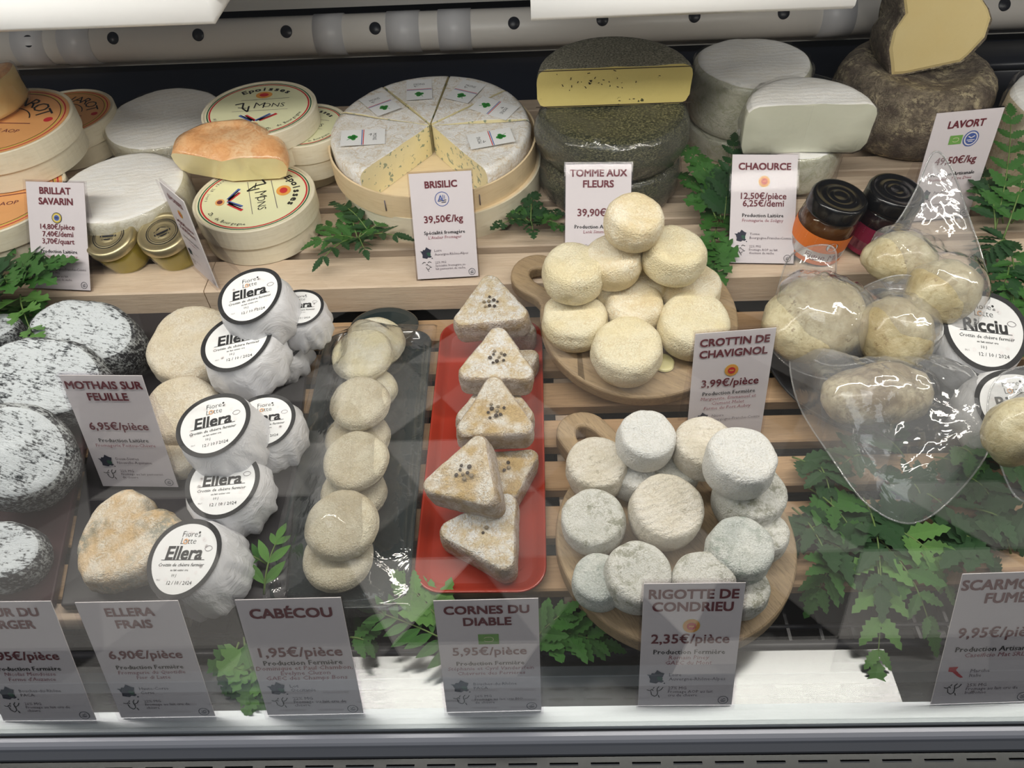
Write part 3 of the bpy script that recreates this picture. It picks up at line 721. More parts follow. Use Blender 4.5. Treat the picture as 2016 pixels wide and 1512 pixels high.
def sprig(label, base, tip, n=6, ll=.022, kind='fern', m_=None, arch=.012, spread=55, group='green herb sprigs', cat='herb sprig', name='herb_sprig', roll=0., curl=0.):
    m_ = m_ or leaf_m; base = Vector(base); tip = Vector(tip); d = tip-base; L = d.length
    side = d.cross(Vector((0, 0, 1))); side = side.normalized() if side.length > 1e-5 else Vector((1, 0, 0)); up = side.cross(d).normalized()
    t = thing(name, label, cat, Matrix.Translation(base), group)
    pt = lambda s: d*s+up*(arch*math.sin(math.pi*s))+side*(curl*math.sin(math.pi*s*.8))
    v, f = tube([pt(q/8) for q in range(9)], .0009, .0004, 5); obj('stem', mesh(v, f, (stem_m,)), t)
    def put(p, dirv, nrm, s):
        x = dirv.normalized(); y = nrm.cross(x).normalized(); z = x.cross(y); M = Matrix((x*s, y*s, z*s)).transposed().to_4x4(); M.translation = p
        o = bpy.data.objects.new('leaflet', leafmesh(kind, m_)); COL.objects.link(o); o.parent = t; o.matrix_basis = M
    nb = (up*math.cos(roll)+side*math.sin(roll))
    sd = (side*math.cos(roll)-up*math.sin(roll))
    for i in range(n):
        s = .18+.74*i/max(1, n-1); p = pt(s); tg = (pt(min(1, s+.05))-pt(s-.05)).normalized(); g = ll*(1.05-.55*s)*random.uniform(.85, 1.15)
        for sg in (-1, 1):
            a = R(spread*(1-.35*s)+random.uniform(-9, 9)); dv = tg*math.cos(a)+sd*(sg*math.sin(a))+nb*random.uniform(-.18, .25)
            nn = (nb+sd*random.uniform(-.35, .35)+tg*random.uniform(-.3, .3)).normalized(); put(p, dv, nn, g)
    tg = (pt(1)-pt(.93)).normalized(); put(pt(1), tg, nb, ll*.75)
    return t
HOURS = 'twelve one two three four five six seven eight nine ten eleven'.split()
def bunch(what, centre, z, rad, k, zlo, zup, kind='parsley', ll=.020, m_=None, L=.05, spread=60, a0=0, a1=360, words=None):
    """several sprigs fanning out of one spot"""
    c = at(*centre, z)
    for i in range(k):
        a = R(a0+(a1-a0)*(i+.5)/k+random.uniform(-5, 5)); l = L*random.uniform(.75, 1.15)
        dr = Vector((math.cos(a), math.sin(a), 0)); b = c+Vector((0, 0, .002+random.random()*.004))
        lb_ = what+', tip at '+HOURS[round(3-math.degrees(a)/30) % 12]+' o\'clock'
        sprig(lb_, b, b+dr*l+Vector((0, 0, random.uniform(zlo, zup))), n=4, ll=ll*random.uniform(.85, 1.15), kind=kind, m_=m_ or random.choice([leaf_m, leaf_m, leaf_d]), arch=.006, spread=spread, group=what)
# ================================================================== BACK ROW
BH = .044
box('big orange-labelled round box at the far left edge, topmost of its stack', 2, 238, .141, 135, .045, 'liv', group='orange-labelled round boxes', yaw=-8)
box('orange-labelled round box at the left edge, under the topmost orange box', -18, 385, .096, 140, .045, 'liv', group='orange-labelled round boxes', yaw=10)
box('shaded brown-orange round box behind, between the left stack and the white wheel', 122, 222, .098, 98, .045, 'liv', group='orange-labelled round boxes', yaw=-14)
0 and box('plain lower round box behind the left stack, under the shaded orange box', 115, 300, .085, 95, .034, 'liv', group='orange-labelled round boxes')
# yellow wedge on top of the left box
Mw, Dw = place(-30, 235, .155, .014, (0, 0, 0)); t_ = at(0, 205, .141)
o = obj('cheese_wedge', sector(.06, .04, -40, 20, 3), None, Matrix.Translation(at(-52, 210, .1415)), [orange_r, paste_lav, paste_lav]); tag(o, 'yellow cheese wedge lying on the topmost orange box at left edge', 'cheese', 'cut cheeses'); add_film(o, 2)
# bloomy wheels
o, r = wheel('white_cheese_wheel', 'white bloomy wrapped wheel standing back between the orange and yellow boxes', 'cheese', 322, 230, .089, 114, .037, [bloomy, bloomy_s], (2, 0, 20), 'wrapped white wheels', edge=.14, lump=.02, fine=.003, bulge=.01); add_film(o, 4, .0004, .0018, freq=90)
o, r = wheel('white_cheese_wheel', 'white bloomy wrapped wheel in front, behind the two small honey jars', 'cheese', 238, 365, .105, 124, .052, [bloomy, bloomy_s], (1, 0, 10), 'wrapped white wheels', edge=.14, lump=.02, fine=.003, bulge=.01); add_film(o, 5, .0008, .0018, freq=90)
# epoisses style boxes
bt, br_ = box('pale yellow labelled round box, topmost of the stack behind the orange half cheese', 510, 212, .139, 112, BH)
box('round box under the topmost yellow-labelled box, mostly hidden by it', 530, 280, .0945, 104, BH, yaw=40)
box('yellow labelled round box in front, with the orange half cheese on top', 500, 385, .0955, 119, BH, yaw=-75)
box('round box peeking out right of the yellow-labelled stack', 600, 245, .117, 84, BH, yaw=-20)
box('lower round box right of the yellow-labelled stack, next to the sliced wheel', 602, 300, .0725, 80, .021, yaw=-20)
# orange half cheese
c = at(462, 352, .0965)
me = sector(.064, .033, 8, 172, 8, e=.014, lump=.13)
o = obj('half_washed_cheese', me, None, Matrix.Translation(c+Vector((0, -.006, .001))) @ rot(20, 0, -6), [orange_r, orange_r, paste_epo]); tag(o, 'half of an orange washed-rind cheese, glossy, on the yellow box', 'cheese', 'cut cheeses')
# ---- sliced blue wheel in its box
CZ = .083
cc = at(848, 250, .120); rb = 203*depth(cc)/F
bxy = Vector((cc.x+.001, cc.y, 0))
def bigbox(label, M, r, h, up=True):
    t = thing('round_wooden_box', label, 'cheese box', M, 'large round wooden trays')
    v, f = lathe([(0, 0), (r-.002, 0), (r-.002, .003), (0, .003)], 64); obj('box_base', mesh(v, f, (box_in,), smooth=False), t)
    v, f = lathe([(r-.002, 0), (r, .0), (r, h), (r-.002, h), (r-.002, 0)], 80); o = obj('hoop', mesh(v, f, (box_w if up else box_m,), smooth=False), t)
    for a in (-112, -62):
        v, f = boxv(-.0004, .0004, -.001, .0006, h*.3, h*.75); obj('staple', mesh(v, f, (stem_m if 0 else grey,)), t, Matrix.Rotation(R(a+90), 4, 'Z') @ Matrix.Translation((0, -r-.0001, 0)))
    return t
Mb = Matrix.Translation(bxy+Vector((.006, -.004, SZ))); bigbox('round pale wooden tray turned upside down under the sliced wheel', Mb @ Matrix.Translation((0, 0, .031)) @ Matrix.Rotation(math.pi, 4, 'X'), rb*1.0, .031, False)
MB_ = Matrix.Translation(bxy+Vector((0, 0, CZ))) @ rot(2, 0, 0); bigbox('round wooden tray holding the sliced white blue-veined wheel', MB_, rb*1.015, .028)
ctr = at(848, 249, .120)
def angof(px, py): q = at(px, py, .120)-ctr; return math.degrees(math.atan2(q.y, q.x))
edges = [angof(960, 340), angof(1050, 237), angof(1010, 178), angof(890, 148), angof(752, 175), angof(648, 222)+360*0, angof(706, 345)]
edges = [e if e > -95 else e+360 for e in edges]
names_ = ['slice of white blue-veined wheel beside the gap, right of the price card', 'slice of the white wheel at its right edge', 'slice of the white wheel at upper right, far side', 'slice of the white wheel at the far top, pointing away', 'slice of the white wheel at upper left', 'slice of the white wheel beside the gap, at its left edge']
for i in range(6):
    a0, a1 = edges[i], edges[i+1]; mid = R((a0+a1)/2); gap = .0022
    me = sector(rb*.955, .036, a0+.4, a1-.4, i*3.3, e=.007, lump=.02, fine=.004)
    M = Matrix.Translation(Vector((ctr.x+math.cos(mid)*gap, ctr.y+math.sin(mid)*gap, CZ+.0035))) @ rot(2, 0, 0)
    o = obj('cheese_slice', me, None, M, [bris_t, bris_t, paste_bri]); tag(o, names_[i], 'cheese', 'slices of the white blue-veined wheel')
    P = Print(); q = .0235
    P.rect(-q, -q*.62, q, q*.62, white, 1); P.rect(-.012*q/.02, -q*.62, -.0095*q/.02, q*.62, redp, 2) if False else None
    for k, cl in enumerate((blue, redp)): P.rect(-.0005+k*.0016-.001, -q*.6, .0004+k*.0016-.001, q*.6, cl, 2)
    for (dx, dy, rr) in ((0, 0, .0034), (.003, .001, .0026), (-.0028, .001, .0026), (.001, .003, .0024), (.001, -.0028, .0024)): P.disc(-.011+dx, dy, rr, parsgreen, 2, n=9)
    P.line([(-.017, -.004), (-.010, 0)], .0007, parsgreen, 2)
    P.text('MONS', .0125, 0, w_=.0125, m_=black, lv=2, ang=-90, bold=-.005, sy=1.3); P.line([(.006, .004), (.009, .006), (.008, .002)], .0006, black)
    flip = [0, 0, 0, 0, 0, 0][i]; la = [(a0+a1)/2-2, 12, 125, 90, 50, 180][i]
    la = [180+12, 180+150, 65, 95, 125, 5][i]
    lp = Vector((math.cos(mid), math.sin(mid), 0))*rb*.64
    P.build('slice_label', o, Matrix.Translation((lp.x, lp.y, .0380)) @ Matrix.Rotation(R(la), 4, 'Z') @ rot(1, 2, 0))
# ---- herb crusted tomme
tc = Vector((aty(1210, 170, .742).x, .745, 0)); rt = 152*depth((tc.x, .742, .17))/F
for k, (lb, z) in enumerate((('herb-crusted wheel at the bottom of its stack, behind the price card', SZ), ('herb-crusted wrapped wheel in the middle of its stack', .0985))):
    me = slab(rt*(1.0 if k else .97), .0472, seed=k+20, edge=.28, lump=.03, fine=.006, bulge=.03)
    o = obj('herb_cheese_wheel', me, None, Matrix.Translation(tc+Vector((.0, .0, z))), [herb_m, herb_m]); tag(o, lb, 'cheese', 'herb-crusted wheels'); add_film(o, 3+k, .0006, .0012, freq=80)
me = sector(rt, .041, 0, 180, 5, e=.010, lump=.02, n=48)
o = obj('half_herb_cheese', me, None, Matrix.Translation(tc+Vector((0, 0, .1465))), [herb_top, herb_m, paste_tom]); tag(o, 'half herb-crusted wheel with yellow cut face, topmost of its stack', 'cheese', 'herb-crusted wheels')
P = Print(); rg2 = random.Random(3)
for k in range(26):
    x = rg2.gauss(-.022, .016); z = .026+rg2.gauss(0, .003); a = rg2.uniform(0, 3.1); l = rg2.uniform(.001, .003)
    if k > 17: x = rg2.uniform(-.075, .075); z = rg2.uniform(.005, .037)
    P.line([(x, z), (x+l*math.cos(a), z+l*math.sin(a))], .0008, pepper, 1)
P.line([(-.078, .0395), (.078, .0395)], .0009, pepper, 1); P.line([(-.080, .0012), (.080, .0012)], .0010, pepper, 1)
P.build('herb_fleck', o, Matrix.Rotation(R(90), 4, 'X') @ Matrix.Translation((0, 0, .0004)))
# ---- chaource
cb = aty(1484, 118, .835); rc = 114*depth(cb)/F
for k in range(2):
    hgt = (.028, cb.z-SZ-.028)[k]; me = slab(rc, hgt-.0006, seed=30+k, edge=.14, lump=.035, fine=.003, bulge=.02)
    o = obj('tall_white_cheese', me, None, Matrix.Translation((cb.x, .835, SZ+.028*k)), [bloomy if k else chaource_s, chaource_s]); tag(o, ['lower wrapped white wheel under the topmost tall white one', 'tall white bloomy wrapped wheel right of the herb-crusted stack'][k], 'cheese', 'wrapped tall white cheeses'); add_film(o, 11+k, .0008, .0022, freq=70)
c2 = aty(1580, 280, .722); r2 = 122*depth(c2)/F
me = slab(r2*.9, .047, seed=33, edge=.14, lump=.03, fine=.003)
o = obj('tall_white_cheese', me, None, Matrix.Translation((c2.x+.0, .722+.045, SZ)), [bloomy, chaource_s]); tag(o, 'whole white wrapped cheese under the cut half, behind its price card', 'cheese', 'wrapped tall white cheeses'); add_film(o, 15, .001, .0024, freq=60)
me = sector(r2, .054, -4, 184, 7, e=.011, lump=.03, n=44)
o = obj('half_white_cheese', me, None, Matrix.Translation((c2.x, .722, .0992)), [bloomy, chaource_s, paste_cha]); tag(o, 'half white cheese in film with ivory cut face to the front', 'cheese', 'cut cheeses'); add_film(o, 16, .001, .0022, freq=60)
# ---- lavort
lc = Vector((aty(1797, 190, .835).x, .842, SZ)); rl = 150*depth((lc.x, .835, .12))/F
me = slab(rl, .084, seed=40, edge=.30, lump=.04, fine=.008, bulge=.03, dish=-.012)
o = obj('grey_crusted_wheel', me, None, Matrix.Translation(lc), [lavort_m, lavort_m]); tag(o, 'large grey-brown crusted wheel with a cut piece on top', 'cheese', 'grey crusted cheeses')
prof = [(-.060, 0), (-.045, -.002), (.030, -.002), (.040, .004), (.058, .020), (.062, .040), (.056, .052), (.044, .066), (.040, .082), (.046, .10), (.040, .125), (-.040, .125), (-.048, .10), (-.052, .082), (-.048, .066), (-.062, .050), (-.066, .030), (-.062, .012)]
prof = [(x*.80+.006, z) for x, z in prof]
V = []; Fc = []; mi = []; n_ = len(prof); K = 9
for k in range(K+1):
    tt = k/K; s = math.sqrt(max(0, 1-(tt*.98)**2)); yb = .075*tt
    for j, (x, z) in enumerate(prof):
        nz = noise.noise(Vector((x*30, z*30, yb*30)))*.003*(1 if k else .3)
        V.append((x*(.35+.65*s)*(1+nz*8)-.018*tt, yb, max(-.001, .06+(z-.06)*s+nz-(.06-.06*s)*.9)))
for k in range(K):
    for j in range(n_):
        j2 = (j+1) % n_; Fc.append((k*n_+j, (k+1)*n_+j, (k+1)*n_+j2, k*n_+j2)); mi.append(0)
Fc.append(tuple(range(K*n_, K*n_+n_))[::-1]); mi.append(0)
Vf = [V[j] for j in range(n_)]
Fc.append(tuple(range(n_))); mi.append(0)
lp = aty(1842, 142, .815)
me = mesh(V, Fc, (lavort_m,), mi, smooth=[True]*(len(Fc)-1)+[False])
o = obj('cut_grey_cheese', me, None, Matrix.Translation((lp.x-.003, .822, SZ+.085)) @ rot(-4, -13, -4), [lavort_m]); tag(o, 'cut grey-crusted cheese standing on the large wheel, golden face forward', 'cheese', 'grey crusted cheeses')
cxp = sum(x for x, z in prof)/n_; inner = [((x-cxp)*.90+cxp, -.0018, (z-.06)*.93+.062) for x, z in prof]
mid_ = [(x*.96+cxp*.04, -.0016, (z-.06)*.97+.061) for x, z in prof]
vv = inner+[(x, .0, z) for (x, _, z) in mid_]; ff = [tuple(range(n_))]+[(j, n_+j, n_+(j+1) % n_, (j+1) % n_) for j in range(n_)]
obj('cut_face', mesh(vv, ff, (paste_lav,), smooth=False), o)
# right edge wedge in film
c = at(1998, 330, SZ)
me = sector(.075, .085, 40, 185, 9, e=.008, lump=.03)
o = obj('wrapped_wedge', me, None, Matrix.Translation((c.x+.035, c.y-.01, SZ)) @ rot(0, 0, 15), [bloomy, drywheel_s, drywheel_s]); tag(o, 'tall wrapped cheese wedge with white top at the right edge', 'cheese', 'cut cheeses'); add_film(o, 19, .0015, .003, freq=60)
# dark crate at back right
t = thing('dark_crate', 'dark navy plastic crate behind the cheeses at far right', 'crate', Matrix.Translation((aty(2030, 150, .88).x+.02, .885, SZ)))
v, f = boxv(-.09, .09, -.02, .03, 0, .060, .004); obj('crate_body', mesh(v, f, (blackp,)), t)
v, f = boxv(-.095, .095, -.025, .032, .060, .070, .003); obj('crate_rim', mesh(v, f, (blackp,)), t)
# ================================================================== JARS
def jar(label, px, py, z, r_px, zb, glassm, fillm, lidm, lab=None, tilt=(0, 0, 0), hz=.30, yaw=0):
    h = z-zb; M, D = place(px, py, z, h, tilt); r = r_px*D/F
    t = thing('glass_jar', label, 'jar', M @ Matrix.Rotation(R(yaw), 4, 'Z'), 'small glass jars')
    hl = h*.24
    br = r*.97 if lab is None else r*1.02
    pr = [(0, 0), (br*.80, 0), (br*.92, h*.04), (br*(.90 if lab is None else 1), h*.12), (br, h*.55), (br*.97, h*.68), (r*.86, h-hl), (r*.86, h-hl*.3)]
    v, f = lathe(pr, 40); obj('glass_body', mesh(v, f, (glassm,)), t)
    pf_ = [(0, .001)]+[(a*.95, max(b, .0012)) for a, b in pr[1:-1]]+[(0, h-hl*1.02)]
    v, f = lathe(pf_, 32); obj('contents', mesh(v, f, (fillm,)), t)
    v, f = lathe([(r*.90, h-hl), (r*.99, h-hl), (r, h-hl*.92), (r*.985, h-hl*.75), (r*.985, h-hl*.2), (r*.93, h-.0006), (r*.86, h), (r*.80, h-.0006), (r*.76, h-.0012), (r*.55, h-.0012), (r*.5, h-.0004), (r*.44, h-.0012), (r*.30, h-.0012), (r*.26, h-.0004), (r*.2, h-.0012), (0, h-.0012)], 48)
    lo = obj('lid', mesh(v, f, (lidm,)), t)
    if lab:
        lm, txt, stripe = lab; rr = br*1.012; k0 = R(-90)
        fn = lambda a, b, l: ((rr+l*.00012)*math.cos(k0+a/rr), (rr+l*.00012)*math.sin(k0+a/rr), b)
        P = Print()
        def band(z0, z1, m_, lv):
            n = 40; v = []; f = []
            for k in range(n+1):
                a = (-150+300*k/n)*math.pi/180*rr; v += [(a, z0), (a, z1)]
            for k in range(n): f.append((2*k, 2*k+2, 2*k+3, 2*k+1))
            P.poly(v, f, m_, lv)
        band(h*.06, h*.53, lm, 0); band(h*.13, h*.28, stripe, 1)
        P.disc(.002, h*.40, h*.085, black, 2); P.disc(.002, h*.40, h*.075, white, 3); P.text('MONS', .002, h*.40, w_=h*.10, m_=black, lv=4, bold=.01)
        if txt: P.text(txt, 0, h*.205, w_=rr*1.35, m_=burg, lv=3, bold=-.005, slant=0, res=3)
        for k in range(3): P.rect(-rr*.95, h*(.42+.035*k), -rr*.55, h*(.428+.035*k), white, 2)
        P.build('jar_label', t, None, fn)
    else:
        P = Print(); P.ring(0, 0, r*.62, r*.03, blackp, 1); P.ring(0, 0, r*.54, r*.02, blackp, 1); P.line([(-r*.3, r*.1), (0, r*.25), (r*.28, r*.08)], r*.03, blackp, 1); P.rect(-r*.32, -r*.08, r*.32, 0, blackp, 1); P.rect(-r*.22, -r*.22, r*.22, -r*.16, blackp, 1)
        P.build('lid_stamp', t, Matrix.Translation((0, 0, h-.0008)))
    return t
jar('small honey jar with a brass lid, left of the two behind the white cheese', 212, 462, .092, 52, SZ, jar_glass, honey, goldlid, None, (16, -5, 0))
jar('small honey jar with a brass lid, right of the two, beside the side-on card', 318, 455, .092, 52, SZ, jar_glass, honey, goldlid, None, (14, -2, 30))
jar('orange-labelled jam jar with a black lid, leaning between card and bags', 1656, 384, .119, 57, SZ, jar_glass, figjam, blklid, (jorange, 'Figue Miel', white), (4, 8, 0))
jar('plum-labelled jar with a black lid, partly behind a clear bag', 1768, 372, .119, 56, SZ, jar_glass, darkjam, blklid, (jplum, '', rose), (4, 6, -20))
# ================================================================== CARDS
card(['BRILLAT', 'SAVARIN'], ['igp'], ['14,80€/pièce', '7,40€/demi', '3,70€/quart'], 'Production Laitière', ['Fromagerie de Soligny'], ['Yonne', 'Bourgogne-Franche-Comté'], ['22% MG', 'Fromage au lait', 'thermisé de vache'], (66, 570), (178, 575), (20, 355), SZ, label='price card headed Brillat Savarin, in front of the white wheel at left', ratio=1.75)
card(['ÉPOISSES'], ['aop'], ['14,80€/pièce', '7,40€/demi'], 'Production Laitière', ['Fromagerie'], ['Côte-d\'Or'], ['24% MG'], (384, 528), (430, 570), (384, 355), SZ, label='price card turned nearly side-on, beside the honey jars', ratio=2.15)
card(['BRISILIC'], ['atelier'], ['39,50€/kg'], 'Spécialité fromagère', ["L'Atelier Fromager"], ['Loire', 'Auvergne-Rhône-Alpes'], ['22% MG', 'Spécialité fromagère au', 'lait pasteurisé de vache'], (823, 553), (942, 546), (793, 340), SZ, label='price card in front of the sliced wheel in its wooden box', cow=True, ratio=1.72)
card(['TOMME AUX', 'FLEURS'], None, ['39,90€/kg'], 'Production Artisanale', ['Lenk Simmental'], ['Suisse'], ['34% MG', 'Fromage au lait cru', 'de vache'], (1112, 545), (1240, 545), (1107, 322), SZ, label='price card in front of the herb-crusted stack, behind the small goat cheeses', region=[(-1, 0), (-.5, .5), (.2, .55), (.5, .8), (1, .1), (.6, -.4), (.2, -.2), (-.1, -.7), (-.5, -.3)], ratio=1.72)
card(['CHAOURCE'], ['aop'], ['12,50€/pièce', '6,25€/demi'], 'Production Laitière', ['Fromagerie de Soligny'], ['Yonne', 'Bourgogne-Franche-Comté'], ['22% MG', 'Fromage AOP au lait', 'thermisé de vache'], (1434, 520), (1562, 522), (1459, 302), SZ, label='price card in front of the half white cheese, left of the jam jars', cow=True, ratio=1.72)
card(['LAVORT'], ['bio', 'craft'], ['49,50€/kg'], 'Production Artisanale', ['Fromagerie Terre Dieu'], ['Puy-de-Dôme'], ['Fromage fermier', 'au lait cru'], (1783, 440), (1905, 428), (1815, 222), SZ, label='price card in front of the large grey-brown wheel, behind the bag tip', ratio=1.72)
card(['MOTHAIS SUR', 'FEUILLE'], None, ['6,95€/pièce'], 'Production Laitière', ['Fromagerie Poitou-Chèvre'], ['Deux-Sèvres', 'Nouvelle-Aquitaine'], ['22% MG', 'Fromage au lait pasteurisé', 'de chèvre'], (204, 960), (352, 962), (147, 738), .026, label='shaded price card standing before the ash-coated cheeses on the slate', ratio=1.72)
card(['CROTTIN DE', 'CHAVIGNOL'], ['aop'], ['3,99€/pièce'], 'Production Fermière', ['Marguerite, Emmanuel et', 'Clément Melet', 'Ferme du Port Aubry'], ['Nièvre', 'Bourgogne-Franche-Comté'], ['22% MG', 'Fromage AOP'], (1350, 880), (1495, 868), (1350, 655), DZ, label='price card standing between the two round wooden boards', ratio=1.75)
FRC = dict(z=-.001, ratio=1.66)
card(['CŒUR DU', 'BERGER'], None, ['6,95€/pièce'], 'Production Fermière', ['Nicolas Mendoisse', "Ferme d'Auzance"], ['Bouches-du-Rhône', 'PACA'], ['26% MG', 'Fromage au lait cru de', 'chèvre'], (8, 1422), (190, 1421), (-75, 1185), label='front price card cut off by the left edge of the picture', **FRC)
card(['ELLERA', 'FRAIS'], None, ['6,90€/pièce'], 'Production Fermière', ['Fromagerie du Quotidie', 'Fior di Latte'], ['Haute-Corse', 'Corse'], ['22% MG', 'Fromage au lait cru de', 'chèvre'], (240, 1416), (424, 1413), (157, 1183), label='front price card below the heart-shaped cheese', **FRC)
card(['CABÉCOU'], None, ['1,95€/pièce'], 'Production Fermière', ['Dominique et Paul Chambon,', 'Evelyne Cluzon', 'GAEC des Champs Bons'], ['Lot', 'Occitanie'], ['22% MG', 'Fromage au lait cru de', 'chèvre'], (528, 1411), (716, 1407), (468, 1178), label='front price card below the black plate of thin round cheeses', hs=1.15, **FRC)
card(['CORNES DU', 'DIABLE'], ['bio'], ['5,95€/pièce'], 'Production Fermière', ['Stéphanie et Cyril Vanderstein', 'Chèvrerie des Perrières'], ['Bouches-du-Rhône', 'PACA'], ['26% MG', 'Fromage au lait cru BIO', 'de chèvre'], (880, 1405), (1066, 1401), (855, 1180), label='front price card below the red plate of three-cornered cheeses', **FRC)
card(['RIGOTTE DE', 'CONDRIEU'], ['aop'], ['2,35€/pièce'], 'Production Fermière', ['Romain Piney', 'GAEC du Mont'], ['Loire', 'Auvergne-Rhône-Alpes'], ['27% MG', 'Fromage AOP au lait', 'cru de chèvre'], (1256, 1392), (1440, 1391), (1262, 1148), label='front price card below the round board of small white cheeses', hs=1.08, **FRC)
card(['SCARMORZA', 'FUMÉE'], None, ['9,95€/pièce'], 'Production Artisanale', ['Caseificio Mat SRL'], ['Marche', 'Italie'], ['25% MG', 'Fromage au lait cru de', 'bufflonne'], (1832, 1390), (2028, 1384), (1890, 1130), label='front price card cut off by the right edge of the picture', hs=1.1, region=[(-.9, .9), (.1, .95), (-.1, .5), (.3, 0), (.9, -.6), (.6, -.65), (.2, -.4), (-.4, .2), (-.9, .3)], **FRC)
# ================================================================== PLATES AND BOARDS
def rrect(hx, hy, r, n=8):
    pts = []
    for cx, cy, a0 in ((hx-r, hy-r, 0), (-hx+r, hy-r, 90), (-hx+r, -hy+r, 180), (hx-r, -hy+r, 270)):
        for k in range(n+1): a = R(a0+90*k/n); pts.append((cx+r*math.cos(a), cy+r*math.sin(a)))
    return pts
def plate(t, hx, hy, r, m_, h=.010, lip=.007, name='plate_body'):
    rings = [(0, 0, .92), (lip, 0, .9), (.001, h-.0015, 1), (0, h-.0004, 1), (.0008, h, 1), (.002, h-.0004, 1), (lip*.9, h*.45, 1), (lip*1.5, h*.3, 1)]
    V = []; Fc = []; n = None
    def ring(ins, z): return [(x, y, z) for x, y in rrect(hx-ins, hy-ins, max(.004, r-ins))]
    rs = [ring(lip, 0), ring(.001, h-.0016), ring(0, h-.0008), ring(.0008, h), ring(.0022, h-.0004), ring(lip*.9, h*.5), ring(lip*1.6, h*.3)]
    n = len(rs[0])
    for q in rs: V += q
    for i in range(len(rs)-1):
        for k in range(n): Fc.append((i*n+k, i*n+(k+1) % n, (i+1)*n+(k+1) % n, (i+1)*n+k))
    Fc.append(tuple(range(n))[::-1]); o = (len(rs)-1)*n; Fc.append(tuple(range(o, o+n)))
    sm = [True]*(len(Fc)-2)+[False]*2
    return obj(name, mesh(V, Fc, (m_,), smooth=sm), t)
def quadframe(tl, tr, bl, br, z):
    a, b, c, d = at(*tl, z), at(*tr, z), at(*bl, z), at(*br, z); ce = (a+b+c+d)/4
    ux = ((b-a)+(d-c)).normalized(); uy = Vector((0, 0, 1)).cross(ux).normalized(); hx = ((b-a).length+(d-c).length)/4; hy = abs(((a+b)/2-(c+d)/2).dot(uy))/2
    M = Matrix((ux, uy, Vector((0, 0, 1)))).transposed().to_4x4(); M.translation = ce; return M, hx, hy
M, hx, hy = quadframe((866, 634), (1064, 630), (815, 1168), (1082, 1168), DZ+.009); M.translation.z = DZ
t = thing('red_plate', 'long red glazed plate under the three-cornered cheeses', 'plate', M); plate(t, hx, hy, .022, redcer)
P = Print(); cq = M.inverted() @ at(1008, 1105, DZ+.003)
P.ring(cq.x, cq.y, .010, .0008, redcer, 3); P.ring(cq.x, cq.y, .0075, .0005, redcer, 3); P.line([(cq.x-.004, cq.y+.002), (cq.x, cq.y+.004), (cq.x+.004, cq.y+.001)], .0009, redcer, 3); P.rect(cq.x-.004, cq.y-.002, cq.x+.004, cq.y-.0005, redcer, 3)
P.build('stamp', t, Matrix.Translation((0, 0, .0031)), dz=.0002)
M, hx, hy = quadframe((625, 655), (846, 650), (545, 1205), (812, 1195), DZ+.009); M.translation.z = DZ
t = thing('black_plate', 'long black glazed plate with a round tab under the thin cheeses', 'plate', M); plate(t, hx, hy, .02, blkcer)
v, f = lathe([(0, .002), (.020, .002), (.026, .006), (.0275, .0095), (.026, .010), (.022, .007), (0, .006)], 32); obj('tab_handle', mesh(v, f, (blkcer,)), t, Matrix.Translation((.004, hy+.007, 0)) @ Matrix.Scale(1.25, 4, (1, 0, 0)))
PLM = M.copy(); PHX, PHY = hx, hy
# slates at left
sl = thing('slate_board', 'dark slate board under the white wrapped and heart-shaped cheeses', 'serving board', Matrix.Translation((0, 0, 0)))
a, b, c, d = at(222, 612, .024), at(612, 605, .024), at(118, 1192, .024), at(560, 1190, .024)
def slab4(t, q, th, m_, name):
    V = [tuple(p) for p in q]+[(p.x, p.y, p.z-th) for p in q]; Fc = [(0, 1, 2, 3), (7, 6, 5, 4)]+[(i, i+4, (i+1) % 4+4, (i+1) % 4) for i in range(4)]
    me = mesh(V, Fc, (m_,), smooth=False); o = obj(name, me, t); bv = o.modifiers.new('b', 'BEVEL'); bv.width = .0015; bv.segments = 2; return o
slab4(sl, [c, d, b, a], .008, slate, 'board_slab')
sl2 = thing('dark_board', 'dark board coloured with a plum reflection under the ash-coated cheeses at left', 'serving board', Matrix.Translation((0, 0, 0)))
a2, b2, c2_, d2 = at(-160, 640, .024), at(212, 635, .024), at(-220, 1195, .024), at(102, 1188, .024)
slab4(sl2, [c2_, d2, b2, a2], .008, refl_plum, 'board_slab')
slr = thing('wooden_riser', 'pale wooden bar carrying the dark boards at left', 'shelf', Matrix.Translation((0, 0, 0)))
v, f = boxv(XL, -.265, .250, .264, -.001, .0158, .001); obj('riser_bar', mesh(v, f, (slat_m,)), slr)
v, f = boxv(XL, -.265, .5265, .5365, .0022, .0158, .0); obj('riser_bar', mesh(v, f, (slat_m,)), slr)
